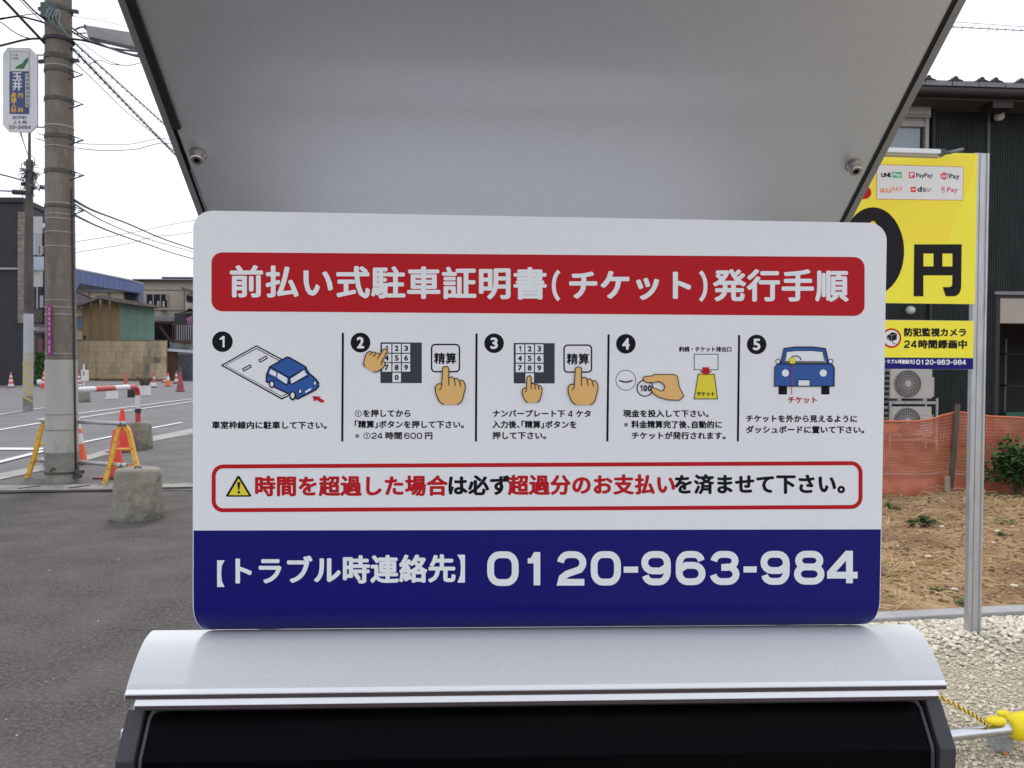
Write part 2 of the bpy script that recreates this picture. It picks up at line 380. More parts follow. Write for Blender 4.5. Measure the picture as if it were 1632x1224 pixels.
# footway between the road and the lot, its gutter and the drain
foot = mat('footway_asphalt', (0.125, 0.118, 0.112), .9, var=.2, scale=1.5, bump=.7, bscale=90)
gpoly('pavement', [(-300, 790), (-300, 850), (0, 785), (180, 783), (340, 782), (700, 781), (1000, 779), (930, 700), (850, 602), (700, 600), (600, 620), (480, 648), (310, 687), (243, 701), (140, 732), (75, 748), (0, 762)], 0.006, foot)
gpoly('gutter', [(-200, 800), (0, 766), (75, 750), (142, 734), (243, 704.5), (310, 691.5), (480, 653), (620, 619), (700, 601.5), (690, 601), (615, 615), (480, 646), (310, 683), (243, 696.5), (132, 729), (75, 741), (0, 756), (-200, 784)], 0.014, conc_light)
gpoly('drain_cover', [(-200, 790), (-200, 776.5), (0, 775.5), (176, 773.4), (310, 771.5), (520, 770), (960, 768), (964, 773.5), (520, 775), (310, 777.5), (176, 782), (0, 784)], 0.016, conc)
gpoly('drain_groove', [(-200, 792), (-200, 790), (0, 784), (176, 782), (330, 777.8), (330, 778.6), (176, 783.6), (0, 787)], 0.012, mat('groove_dark', (0.03, 0.027, 0.023), .95))  # flat dark strip along the edge of the drain cover
for px, py in ((48, 779), (128, 778)):
    c = gp(px, py, .019); mb = MB(); mb.bar(c - Vector((.07, .10, 0)), c + Vector((.05, .10, 0)), .035, .006); obj('drain_slot', mb, MATS['groove_dark'], kind='structure')

# soil plot, with its clods
def soilz(x, y):
    e = min(1, max(0, (y - yk(x)) / .5))
    e *= min(1, max(0, (x - 1.0) / .35))
    return (0.05 * NZ.noise(Vector((x * .9, y * .9, 0))) + 0.030 * NZ.noise(Vector((x * 3.1, y * 3.1, 3))) + 0.018 * NZ.noise(Vector((x * 9, y * 9, 5))) + 0.008 * NZ.noise(Vector((x * 26, y * 26, 5)))) * e + 0.055 * e
ksheet('soil', rng(1.0, 2.6, 10)[:-1] + rng(2.6, 6.6, 150) + rng(6.7, 16, 30), rng(0.0, 4.4, 160) + rng(4.6, 15, 20), 0.0, soil_m, fn=soilz)
# kerb of the plot
e1, e2 = G(1390, 989), G(1632, 976.5); ed = (e2 - e1).normalized()
kerb = [thing('edging_kerb', e1 - ed * 2.4, 'low grey concrete edging between the white gravel and the brown soil', 'edging')]
conc_grey = mat('edging_concrete', (0.34, 0.335, 0.34), .85, var=.12, scale=6, bump=.3, bscale=50)
for k in range(8):
    a = e1 + ed * (-2.4 + 1.5 * k)
    if a.x < .2: continue
    mb = MB(); mb.bar(a + Vector((0, .03, -.024)), a + ed * 1.492 + Vector((0, .03, -.024)), .115, .09)
    bev(obj('kerb_stone', mb, conc_grey, kerb[0]), .006)

def rock(c, r, n=0, flat=.7, seed=None):
    """a small irregular stone: squashed, jittered 12-point lump"""
    t = (1 + 5 ** .5) / 2
    V = [(-1, t, 0), (1, t, 0), (-1, -t, 0), (1, -t, 0), (0, -1, t), (0, 1, t), (0, -1, -t), (0, 1, -t), (t, 0, -1), (t, 0, 1), (-t, 0, -1), (-t, 0, 1)]
    Fc = [(0, 11, 5), (0, 5, 1), (0, 1, 7), (0, 7, 10), (0, 10, 11), (1, 5, 9), (5, 11, 4), (11, 10, 2), (10, 7, 6), (7, 1, 8), (3, 9, 4), (3, 4, 2), (3, 2, 6), (3, 6, 8), (3, 8, 9), (4, 9, 5), (2, 4, 11), (6, 2, 10), (8, 6, 7), (9, 8, 1)]
    a = random.uniform(0, 6.28); ca, sa = math.cos(a), math.sin(a); sx, sy, sz = r * random.uniform(.7, 1.3), r * random.uniform(.6, 1), r * flat * random.uniform(.6, 1)
    vs = []
    for v in V:
        j = random.uniform(.75, 1.15) / 1.9; x, y, z = v[0] * sx * j, v[1] * sy * j, v[2] * sz * j
        vs.append((c[0] + x * ca - y * sa, c[1] + x * sa + y * ca, c[2] + z))
    return vs, Fc
def stones(name, n, place, rr, m, label, cat='gravel', kind='stuff'):
    vs = []; fs = []
    for _ in range(n):
        x, y, z = place(); r = rr(); v, f = rock((x, y, z + r * .15), r); b = len(vs); vs += v; fs += [(p + b, q + b, s + b) for p, q, s in f]
    me = bpy.data.meshes.new(name); me.from_pydata(vs, [], fs); me.materials.append(m); o = bpy.data.objects.new(name, me); COL.objects.link(o)
    tagit(o, label, cat, None, kind); WM[name] = Matrix.Identity(4); return o
def stone_mat(name, a, b, c):
    m = mat(name, a, .9, spec=.25); t = m.node_tree; bs = t.nodes['Principled BSDF']
    g = t.nodes.new('ShaderNodeNewGeometry'); r = t.nodes.new('ShaderNodeValToRGB'); r.color_ramp.elements[0].color = (*a, 1); r.color_ramp.elements[1].color = (*b, 1)
    e = r.color_ramp.elements.new(.5); e.color = (*c, 1); t.links.new(g.outputs['Random Per Island'], r.inputs['Fac']); t.links.new(r.outputs[0], bs.inputs['Base Color']); return m
gm = stone_mat('crushed_stone', (0.40, 0.35, 0.265), (0.72, 0.66, 0.53), (0.56, 0.50, 0.385))
def pl_near():
    y = random.uniform(2.5, 4.55); x = random.uniform(1.02, .1 + y * .72); return x, y, -0.002
stones('gravel', 13000, pl_near, lambda: random.choice((.004, .005, .006, .008, .011)), gm, 'pale crushed stone gravel over the yard by the sign post')
def pl_edge():
    x = random.uniform(1.05, 4.4); return x, yk(x) - .10 - abs(random.gauss(0, .25)), 0.004
stones('loose_gravel', 4200, pl_edge, lambda: random.uniform(.009, .019), stone_mat('white_stone', (0.46, 0.42, 0.33), (0.76, 0.71, 0.60), (0.60, 0.55, 0.44)), 'heap of larger white stones banked along the concrete edging')
def pl_soil():
    y = random.uniform(4.85, 9.0); x = random.uniform(1.15, y * .68); return x, y, soilz(x, y)
stones('soil_clods', 12000, pl_soil, lambda: random.choice((.004, .005, .007, .009, .012, .02)), stone_mat('clod_brown', (0.17, 0.10, 0.055), (0.42, 0.30, 0.18), (0.28, 0.18, 0.10)), 'brown clods and crumbs strewn over the bare soil', 'soil')
def pl_asph():
    y = random.uniform(1.5, 8); return random.uniform(-y * .75, -.35 * y + .1), y, .002
stones('grit', 70, pl_asph, lambda: random.choice((.002, .003, .0045)), MATS['white_stone'], 'scattered white grit on the dark asphalt', 'grit')
# single stones one can pick out in the soil
sm = MATS['white_stone']
for (px, py, w, lab) in ((1589, 860, 11, 'largest pale stone in the soil right of the sign post'), (1522, 948, 12, 'flat beige stone in the soil just left of the post foot'), (1480, 903, 10, 'thin greyish stone lying in the soil beside the straw tuft'),
                         (1507, 923, 9, 'small beige stone in the middle of the bare soil'), (1540, 849, 8, 'small pale stone partly behind the sign post'), (1501, 850, 9, 'whitish stone beyond the small green weed'), (1615, 941, 11, 'dull flat stone in the soil at the right edge'), (1507, 962, 7, 'white pebble near the concrete edging'), (1430, 886, 6, 'white pebble left of the straw tuft'), (1583, 877, 8, 'brownish stone below the largest pale stone')):
    p = G(px, py); r = w / 2 / F * p.y * 1.25; mb = MB(); v, f = rock((p.x, p.y, soilz(p.x, p.y) + r * .35), r, flat=.55); mb.add(v, f)
    obj('stone', mb, sm, None, lab, 'stone', 'stones in the soil plot')

# straw and dry stalks
straw_m = stone_mat('straw', (0.42, 0.30, 0.13), (0.78, 0.64, 0.36), (0.60, 0.47, 0.24))
def strawbunch(px, py, n, rad, ln, lab, seed):
    random.seed(seed); c = G(px, py); mb = MB()
    for _ in range(n):
        a = random.uniform(0, 6.28); l = ln * random.uniform(.4, 1); q = Vector((c.x + random.gauss(0, rad), c.y + random.gauss(0, rad * .8), 0)); q.z = soilz(q.x, q.y) + random.uniform(0, .02)
        d = Vector((math.cos(a), math.sin(a) * .6, 0)) * l; h = random.uniform(-.01, .06); b = Vector((random.uniform(-1, 1), random.uniform(-1, 1), 0)) * l * .2
        mb.tube([q, q + d * .35 + b * .6 + Vector((0, 0, h * .8)), q + d * .7 + b + Vector((0, 0, h)), q + d + Vector((0, 0, h * .3))], [.0028, .0024, .002, .001], 4)
    obj('straw', mb, straw_m, None, lab, 'straw', kind='stuff')
strawbunch(1432, 912, 45, .10, .22, 'tuft of yellow straw on the soil beside the blue band', 3)
strawbunch(1412, 968, 42, .09, .24, 'straw scattered on the soil above the silver hood', 4)
strawbunch(1450, 935, 36, .20, .25, 'loose grey and yellow straw between the two tufts', 5)
strawbunch(1598, 815, 50, .16, .30, 'dry stalks below the green bush', 6)
strawbunch(1530, 838, 26, .28, .35, 'dry stalks lying behind the sign post', 8)
strawbunch(1610, 850, 40, .22, .28, 'dry stalks near the pale stone at the right edge', 9)
strawbunch(1540, 913, 26, .14, .30, 'long yellow stalks pointing at the foot of the sign post', 10)
strawbunch(1500, 803, 60, .45, .30, 'dry grass litter along the foot of the orange netting', 11)
random.seed(21)

# green plants
leaf_m = stone_mat('leaf_green', (0.022, 0.060, 0.018), (0.075, 0.15, 0.04), (0.042, 0.10, 0.03))
weed_m = stone_mat('weed_green', (0.05, 0.09, 0.025), (0.13, 0.20, 0.06), (0.08, 0.13, 0.04))
def plant(name, px, py, rx, h, nleaf, ls, label, cat, m, lean=0):
    c = G(px, py); c.z = soilz(c.x, c.y); t = thing(name, c, label, cat); st = MB(); lv = MB(); lsf = nleaf
    stems = []
    for k in range(max(5, nleaf // 55)):
        a = random.uniform(0, 6.28); rr = rx * random.uniform(.2, .95); tip = c + Vector((math.cos(a) * rr, math.sin(a) * rr * .7, h * random.uniform(.55, 1) * (1 - .35 * (rr / rx) ** 2)))
        mid = c + (tip - c) * .5 + Vector((0, 0, h * .12)); st.tube([c, mid, tip], [.006, .004, .0015], 5); stems.append((mid, tip))
    for _ in range(nleaf):
        mid, tip = random.choice(stems); f = random.random() ** .6; p = mid + (tip - mid) * f + Vector((random.gauss(0, rx * .13), random.gauss(0, rx * .13), random.gauss(0, h * .10) - h * .05))
        p.z = max(p.z, c.z + .01)
        u = Vector((random.uniform(-1, 1), random.uniform(-1, 1), random.uniform(-.6, .5))).normalized(); w = u.cross(Vector((random.uniform(-.4, .4), random.uniform(-.4, .4), 1))).normalized(); l = ls * random.uniform(.6, 1.25)
        nrm = u.cross(w)
        lv.add([p, p + u * l * .5 + w * l * .32 + nrm * l * .08, p + u * l, p + u * l * .5 - w * l * .32 + nrm * l * .08, p + u * l * .45], [(0, 1, 4), (1, 2, 4), (2, 3, 4), (3, 0, 4)])
    obj('stems', st, mat('stem_brown', (0.10, 0.085, 0.04), .8), t); obj('leaves', lv, m, t, kind='stuff'); return t
plant('bush', 1622, 803, .42, .62, 1900, .07, 'dense dark green leafy bush beside the orange netting', 'bush', leaf_m)
plant('bush', 1700, 806, .40, .5, 900, .07, 'green leafy bush just outside the right edge', 'bush', leaf_m)
plant('weed', 1472, 846, .13, .10, 260, .035, 'small dark green weed alone on the soil', 'weed', leaf_m)
plant('weed', 1417, 818, .12, .06, 110, .03, 'flat green weed close beside the white panel edge', 'weed', weed_m)
plant('weed', 1596, 842, .16, .05, 130, .025, 'grey green weed right of the sign post', 'weed', weed_m)
plant('weed', 1590, 866, .06, .03, 60, .02, 'green sprout under the largest pale stone', 'weed', weed_m)
plant('weed', 1530, 967, .10, .025, 120, .02, 'low green growth left of the foot of the sign post', 'weed', weed_m)
plant('weed', 1493, 951, .06, .02, 60, .018, 'faint green moss patch on the soil', 'weed', weed_m)

# ============================================================ RIGHT: DARK CORRUGATED BUILDING
BY = math.radians(4.0); bn = Vector((-math.sin(BY), math.cos(BY), 0)); bo = P(1600, 600, 14.0)
bld = thing('corrugated_building', Vector((bo.x, bo.y, 0)), 'dark green corrugated steel building behind the yellow sign with an open garage', 'building', rz=BY)
BI = WM[bld.name].inverted()
def BL(x, y, k=0.0): return BI @ onplane(x, y, bo + bn * k, bn)
def bl(name, mb, m, parent=None, label=None, **k): return obj(name, mb, m, parent or bld, label, world=False, **k)
green = mat('dark_green_steel', (0.017, 0.025, 0.025), .55, var=.18, scale=2.5, spec=.28, wear=(0.027, 0.034, 0.033), wscale=1.2)
brown_dk = mat('dark_brown_trim', (0.024, 0.019, 0.021), .6, var=.2, scale=4)
def corr(u0, u1, z0, z1, pitch=.042, dep=.012):
    mb = MB(); n = int((u1 - u0) / pitch); 
    for i in range(n + 1):
        u = u0 + pitch * i
        for q, (du, dd) in enumerate(((0, 0), (.30, 0), (.42, -dep), (.85, -dep), (.97, 0))):
            mb.v += [Vector((u + du * pitch, dd, z0)), Vector((u + du * pitch, dd, z1))]
    m_ = len(mb.v) // 2
    mb.f = [(2 * i, 2 * i + 2, 2 * i + 3, 2 * i + 1) for i in range(m_ - 1)]
    return mb
zE = BL(1550, 163).z; uo = BL(1583, 600).x; zo = BL(1600, 470).z; zlow = BL(1600, 515).z
bl('corrugated_wall', corr(-7.0, uo - .02, 0.0, zE), green); bl('corrugated_wall', corr(uo, 9.0, zo + .06, zE), green)
bl('wall_backing', MB().box((-7.0, .013, zo + .06), (9.0, .05, zE)), green); bl('ledge', MB().box((uo - .03, -.06, zo), (9, .02, zo + .055)), mat('ledge_grey', (.20, .20, .21), .5))
bl('lintel', MB().box((uo, -.03, zlow + .43), (9, .05, zo - .003)), brown_dk)
bl('shutter_box', MB().box((BL(1592, 500).x, -.02, zlow), (8.5, .22, zlow + .425)), mat('shutter_beige', (.40, .36, .32), .6, var=.06, scale=6))
bl('jamb', MB().box((uo, -.04, 0), (BL(1592, 500).x - .005, .25, zlow + .425)), brown_dk)
bl('jamb', MB().box((8.51, -.04, 0), (8.7, .25, zlow + .425)), brown_dk)
inner = mat('garage_interior', (.045, .042, .045), .8, var=.3, scale=1.5)
bl('garage_wall', MB().box((uo + .3, 3.2, 0), (8.6, 3.25, 3.2)), inner); bl('garage_wall', MB().box((uo, .26, 0), (uo + .06, 3.2, 3.2)), inner); bl('garage_wall', MB().box((8.6, .26, 0), (8.66, 3.25, 3.2)), inner)
bl('garage_ceiling', MB().box((uo, .26, zlow + .43), (8.66, 3.25, zlow + .49)), inner)
# things kept inside the garage
def tb(x0, y0, x1, y1, Y, t, name, m, label, cat, group=None):
    mb = MB(); a, b = P(x0, y1, Y), P(x1, y0, Y); mb.box((a.x, Y, a.z), (b.x, Y + t, b.z)); return obj(name, mb, m, None, label, cat, group)
def grounded(o, z): pass
mb = MB(); a = P(1600, 655, 15.5); b = P(1636, 560, 15.5)
sh = thing('storage_shelf', Vector((a.x, 15.5, 0)), 'dark storage shelf standing inside the open garage', 'shelf')
for z in (.5, 1.1, 1.7): obj('shelf_board', MB().box((a.x, 15.5, z), (a.x + 1.3, 15.9, z + .03)), inner, sh)
for dx in (0, 1.26):
    obj('upright', MB().box((a.x + dx, 15.5, 0), (a.x + dx + .04, 15.54, 2.0)), mat('shelf_steel', (.09, .09, .1), .5), sh)
tk_ = MB(); c = P(1622, 665, 14.9); tk_.box((c.x - .22, 14.9, 0.0), (c.x + .5, 15.2, P(1622, 657, 14.9).z)); bev(obj('storage_bin', tk_, mat('bin_green', (.02, .11, .08), .5), None, 'teal green bin low in the open garage', 'bin'), .02)
# eaves
kf = -0.75; ze = BL(1550, 150, kf).z; zt = BL(1550, 135, kf).z
bl('gutter', MB().tube([(u, kf + .04, ze + .05) for u in (-7.3, 9.3)], .075, 10), brown_dk, smooth=True)
bl('fascia', MB().box((-7.3, kf + .10, ze - .02), (9.3, kf + .14, zt - .02)), brown_dk)
bl('soffit', MB().box((-7.3, kf + .14, ze - .05), (9.3, -.015, ze - .02)), mat('soffit_brown', (.07, .06, .06), .7))
bl('eaves_board', MB().box((-7.3, -.014, zE - .10), (9.3, .02, ze + .02)), brown_dk)
rf = MB(); rf.prism([(-7.3, kf, zt - .03), (-7.3, kf, zt + .03), (-7.3, 4.5, zt + 1.9), (-7.3, 4.5, zt + 1.82)], (16.6, 0, 0)); bl('roof', rf, mat('roof_tile_dark', (.05, .045, .05), .6, var=.15, scale=3))
for k in range(-18, 24):
    u = k * .445 + .06
    bl('eaves_tile', MB().box((u - .215, kf - .03, zt - .035), (u + .215, kf + .25, zt + .045)), mat('tile_grey', (.19, .19, .20), .5, var=.1, scale=8))
sg = MB()
for px in (1478, 1521, 1563, 1585, 1625.5, 1666, 1690):
    q = BL(px, 131, kf); m2 = MB(); w = .085
    m2.prism([(q.x - .13, kf - .045, zt + .046), (q.x - .045, kf - .045, zt + .075), (q.x - .02, kf - .045, zt + .115), (q.x + .02, kf - .045, zt + .115), (q.x + .045, kf - .045, zt + .075), (q.x + .13, kf - .045, zt + .046)], (0, .10, 0)); bl('snow_guard', m2, brown_dk)
# bracket and junction box under the eaves
a = BL(1592, 158, -.5); bl('eaves_bracket', MB().box((a.x - .18, -.62, ze - .16), (a.x + .16, -.30, ze - .052)), brown_dk)
# rain pipes and posts
def vpipe(px, y0, y1, r, m, name='rain_pipe', k=-.05):
    u = BL(px, 300, k).x; bl(name, MB().tube([(u, k, BL(px, y1, k).z), (u, k, BL(px, y0, k).z)], r, 10), m, smooth=True, auto=40)
vpipe(1486, 166, 586, .030, brown_dk); u = BL(1572.5, 300).x; bl('wall_trim', MB().box((u - .028, -.035, BL(1572, 468).z), (u + .028, -.0125, zE - .101)), mat('pipe_grey', (.075, .07, .075), .5))
# upstairs window
wf = mat('window_frame_silver', (.36, .34, .33), .5, .2, var=.05, scale=10)
def wbox(x0, y0, x1, y1, k0, k1): a, b = BL(x0, y1, k0), BL(x1, y0, k0); return MB().box((a.x, k0, a.z), (b.x, k1, b.z))
win = bl('window', wbox(1350, 205, 1477, 246, -.03, .02), mat('window_dark_gap', (.05, .045, .05), .4))
bl('shutter_case', wbox(1350, 165, 1484, 179, -.22, -.02), wf, win); bl('shutter_case', wbox(1350, 179.2, 1484, 183, -.18, -.02), wf, win)
for q in range(4): bl('shutter_slat', wbox(1352, 184 + q * 2.4, 1475, 186 + q * 2.4, -.10 + .006 * q, -.05), wf, win)
bl('frame', wbox(1350, 193.6, 1476, 198.5, -.12, -.031), wf, win); bl('frame', wbox(1474.5, 184, 1481, 248, -.13, -.032), wf, win)
bl('frame', wbox(1350, 246, 1480, 250, -.13, -.032), wf, win)
glassw = mat('window_glass', (.22, .27, .33), .08, spec=.8, var=.12, scale=2)
bl('pane', wbox(1352, 203.5, 1466.5, 245.5, -.06, -.035), glassw, win)
bl('curtain_edge', wbox(1467, 202, 1474, 245.5, -.05, -.036), brown_dk, win)
# wall lamps
def dome(px, py, r, lab):
    c = BL(px, py, -.0); t = thing('wall_lamp', WM[bld.name] @ Vector((c.x, -.02, c.z)), lab, 'wall lamp', rz=BY)
    m1 = MB(); m1.lathe([(r * 1.0, 0), (r * 1.0, .03), (r * .8, .04)], (c.x, -.02, c.z), 20, axis=(0, -1, 0)); obj('base', MB().add([WM[bld.name] @ v for v in m1.v], m1.f), mat('lamp_base', (.28, .27, .26), .5), t, smooth=True, auto=40)
    m1 = MB(); m1.lathe([(r * .98 * math.cos(q * PI / 12), r * 1.25 * math.sin(q * PI / 12)) for q in range(7)][:-1] + [(.003, r * 1.25)], (c.x, -.055, c.z), 20, axis=(0, -1, 0)); obj('shade', MB().add([WM[bld.name] @ v for v in m1.v], m1.f), mat('opal_glass', (.62, .60, .56), .25), t, smooth=True)
dome(1448, 495, .075, 'round opal wall lamp between the two yellow boards')
c = BL(1585, 183); t = thing('wall_lamp', WM[bld.name] @ Vector((c.x, -.10, c.z)), 'cone shaped white wall lamp high under the eaves', 'wall lamp', rz=BY)
m1 = MB(); m1.lathe([(.075, -.10), (.085, -.085), (.055, .08), (.035, .11)], (c.x, -.12, c.z), 20); obj('shade', MB().add([WM[bld.name] @ v for v in m1.v], m1.f), mat('lamp_white', (.55, .54, .50), .5), t, smooth=True, auto=40)
m1 = MB().box((c.x - .10, -.13, c.z + .03), (c.x - .04, -.014, c.z + .10)); obj('bracket', MB().add([WM[bld.name] @ v for v in m1.v], m1.f), brown_dk, t)
m1 = MB(); m1.lathe([(.05, -.13), (.07, -.101)], (c.x, -.12, c.z), 16); obj('bulb', MB().add([WM[bld.name] @ v for v in m1.v], m1.f), MATS['opal_glass'], t, smooth=True)

# ---- air conditioner units on their rack
kA = -.62
def BW_(v): return WM[bld.name] @ Vector(v)
def wmb(m): return MB().add([BW_(v) for v in m.v], m.f)
uA, uB = BL(1419, 610, kA).x, BL(1486, 610, kA).x; zA1, zA0 = BL(1450, 588, kA).z, BL(1450, 635.5, kA).z
casing = mat('ac_casing', (.47, .455, .42), .5, var=.05, scale=5); grd = mat('ac_dark_grille', (.05, .05, .05), .6)
ac = thing('air_conditioner', BW_((uA, kA, zA0)), 'upper grey outdoor air conditioner unit on the rack under the sign', 'air conditioner', 'air conditioner units stacked on the rack', BY)
IA = WM[ac.name]
fcx = BL(1446.5, 612, kA).x - uA; fr = .225; W_ac, H_ac = uB - uA, zA1 - zA0; fcz = H_ac * .50
def al(name, m, mt, par=None, **k): return obj(name, m, mt, par or ac, world=False, **k)
cs = al('casing', MB().box((0, 0, 0), (W_ac, .28, H_ac)), casing); bev(cs, .012)
al('fan_recess', MB().lathe([(fr, 0), (fr, .004)], (fcx, -.001, fcz), 40, axis=(0, -1, 0)), grd)
gr_ = MB()
for k in range(30):
    a = 2 * PI * k / 30; gr_.bar((fcx + .06 * math.cos(a), -.014, fcz + .06 * math.sin(a)), (fcx + fr * .98 * math.cos(a + .35), -.014, fcz + fr * .98 * math.sin(a + .35)), .006, .004, (0, 1, 0))
for r in (.10, .14, .18, .22): gr_.tube([(fcx + r * math.cos(q * PI / 16), -.018, fcz + r * math.sin(q * PI / 16)) for q in range(33)], .0028, 4, cap=False)
al('fan_grille', gr_, casing, kind='stuff'); al('fan_hub', MB().lathe([(.055, 0), (.05, .012)], (fcx, -.012, fcz), 20, axis=(0, -1, 0)), casing)
for k in range(5): al('side_slot', MB().box((-.004, .03 + .0, .05 + k * .085), (-.0005, .25, .10 + k * .085)), grd)
al('valve_cover', MB().box((W_ac + .001, .03, .03), (W_ac + .05, .22, H_ac * .72)), casing); al('badge', MB().box((W_ac - .17, -.003, H_ac * .70), (W_ac - .06, -.0005, H_ac * .72)), wf)
for dx in (.12, W_ac - .16): al('foot', MB().box((dx, -.02, -.035), (dx + .06, .3, -.001)), wf)
zB1 = BL(1450, 648, kA).z
ac2 = dup(ac, BW_((uA, kA, zB1 - H_ac)), 'lower air conditioner unit partly hidden by the orange netting')
rk = thing('unit_rack', BW_((uA, kA, 0)), 'galvanised steel rack carrying the two air conditioner units', 'rack', rz=BY)
galv = mat('galvanised_steel', (.40, .41, .42), .42, .75, var=.12, scale=18, wear=(.30, .31, .33), wscale=5)
zr = zA0 - .04
for du in (-.02, W_ac + .06):
    for dd in (-.02, .30): obj('upright', wmb(MB().box((uA + du, kA + dd, 0), (uA + du + .035, kA + dd + .035, zr + (.05 if du > 0 else 0)))), galv, rk)
for dd in (-.015, .27): obj('rail', wmb(MB().box((uA + .02, kA + dd, zr - .045), (uA + W_ac + .055, kA + dd + .035, zr))), galv, rk)
for dd in (-.015, .27): obj('rail', wmb(MB().box((uA + .02, kA + dd, zB1 - H_ac - .085), (uA + W_ac + .055, kA + dd + .035, zB1 - H_ac - .04))), galv, rk)

# ============================================================ ORANGE NETTING
fn = thing('orange_netting', G(1500, 795), 'orange plastic safety netting strung along the back of the soil plot', 'netting')
top = [(1130, 679), (1300, 675), (1385, 671), (1430, 672), (1458, 672.5), (1478, 670), (1491, 667), (1501, 662), (1522, 657), (1535, 658), (1549, 660.5), (1578, 664), (1632, 666.5), (1700, 670), (1800, 668)]
YF = G(1500, 794).y
def interp(px, tab):
    for (a, b), (c, d) in zip(tab, tab[1:]):
        if a <= px <= c: return b + (d - b) * (px - a) / (c - a)
    return tab[-1][1]
nu = 175; cols = []
for i in range(nu + 1):
    px = 1130 + 670 * i / nu; zt_ = zat(px, interp(px, top), YF); X = P(px, 700, YF).x
    cols.append((X, zt_))
net_m = mat('orange_plastic', (.52, .165, .095), .5, var=.12, scale=5, spec=.4)
net_m.node_tree.nodes['Principled BSDF'].inputs['Subsurface Weight'].default_value = 0.0
def npt(i, f):        # f 0 bottom .. 1 top
    i0 = min(nu - 1, int(i)); t_ = i - i0; X = cols[i0][0] * (1 - t_) + cols[i0 + 1][0] * t_; z1 = cols[i0][1] * (1 - t_) + cols[i0 + 1][1] * t_
    z0 = 0.0; z = z0 + (z1 - z0) * f + .012 * NZ.noise(Vector((X * 3, f * 6, 0))) * (1 if f < .97 else 0)
    y = YF + .07 * NZ.noise(Vector((X * 1.7, f * 2.0, 7))) + .03 * NZ.noise(Vector((X * 6, f * 4, 2)))
    return Vector((X, y, z))
hor = MB(); rows = 27
for r in range(rows + 1):
    f = r / rows; wd = .0070 if f > .25 else .0125
    if r == rows: wd = .013
    for i in range(nu):
        a, b = npt(i, f), npt(i + 1, f); hor.add([a - Vector((0, 0, wd)), b - Vector((0, 0, wd)), b + Vector((0, 0, wd)), a + Vector((0, 0, wd))], [(0, 1, 2, 3)])
for k in range(2 * nu + 1):
    i = k / 2
    for r in range(rows):
        a, b = npt(min(i, nu), r / rows), npt(min(i, nu), (r + 1) / rows); w = .0050 if k % 2 == 0 else .0030
        if r < rows * .25: w = .0065
        o_ = Vector((0, -.004, 0)); hor.add([a + Vector((-w, 0, 0)) + o_, a + Vector((w, 0, 0)) + o_, b + Vector((w, 0, 0)) + o_, b + Vector((-w, 0, 0)) + o_], [(0, 1, 2, 3)])
obj('mesh_strands', hor, net_m, fn, kind='stuff')
hem = MB(); hem.tube([npt(i, 1.0) + Vector((0, -.006, .004)) for i in range(nu + 1)], .009, 6); obj('hem', hem, mat('orange_rope', (.72, .20, .10), .6), fn, smooth=True)
fold = MB()
for i in range(66, 80): 
    a, b = npt(i, .97), npt(i + 1, .97); fold.add([a + Vector((0, -.03, 0)), b + Vector((0, -.03, 0)), b + Vector((0, -.025, -.07 - .04 * math.sin(i * .45))), a + Vector((0, -.025, -.07 - .04 * math.sin(i * .45 - .45)))], [(0, 1, 2, 3)])
obj('folded_edge', fold, net_m, fn)
stk = MB(); a = P(1513, 798, YF - .10); a.z = -.02; b = P(1526.5, 644, YF - .06); stk.bar(a, b, .045, .035, (0, 1, 0)); obj('netting_stake', stk, mat('old_timber', (.10, .080, .060), .9, var=.35, scale=12, stretch=(1, 1, .2)), None, 'weathered grey wooden stake leaning in front of the orange netting', 'stake')
stk = MB(); a = P(1510.5, 797, YF - .16); a.z = -.02; b = P(1509, 759, YF - .16); stk.bar(a, b, .05, .03, (0, 1, 0)); obj('short_stake', stk, mat('new_timber', (.33, .27, .20), .85, var=.2, scale=12), None, 'short pale wooden peg at the foot of the tall stake', 'stake')
# low concrete footing seen through the netting
obj('concrete_footing', MB().box((cols[0][0], YF + .45, 0), (cols[-1][0], YF + .62, .20)), conc_light, None, 'low pale concrete footing behind the orange netting', 'footing')

# ============================================================ YELLOW PRICE SIGN
SY = math.radians(4.5); sn = Vector((-math.sin(SY), math.cos(SY), 0)); sb = G(1556, 1010)
sgn = thing('parking_sign', sb, 'yellow parking price sign on a galvanised channel post in the gravel', 'sign', rz=SY)
SI = WM[sgn.name].inverted(); so_ = sb - sn * .03
def SLc(x, y, k=0.0): return SI @ onplane(x, y, so_ + sn * k, sn)
def sl(name, mb, m, parent=None, label=None, **k): return obj(name, mb, m, parent or sgn, label, world=False, **k)
galp = mat('galvanised_post', (.46, .47, .48), .38, .6, var=.10, scale=22, wear=(.34, .36, .39), wscale=5, stretch=(1, 1, .25))
yel = mat('sign_yellow', (.90, .80, .03), .4, var=.02, scale=6); yel2 = mat('sign_yellow_deep', (.90, .73, .025), .4)
alus = mat('board_edge', (.5, .5, .5), .4, .6)
prf = [(0, 0), (.028, 0), (.030, .010), (.034, .010), (.037, .003), (.062, .003), (.065, .010), (.080, .010), (.083, 0), (.096, 0), (.096, .05), (0, .05)]
xpl = SLc(1576, 700).x - .078
zpt = SLc(1570, 241).z
def post(x0):
    mb = MB(); n = len(prf)
    for z in (-.3, zpt): mb.v += [Vector((x0 + a * .81, .004 + b * .62, z)) for a, b in prf]
    mb.f = [(k, (k + 1) % n, n + (k + 1) % n, n + k) for k in range(n)] + [tuple(range(n))[::-1], tuple(range(n, 2 * n))]
    return mb
sl('post', post(xpl), galp); sl('post', post(xpl - 1.12), galp)
xr = SLc(1560, 360).x; xl = xr - 1.20
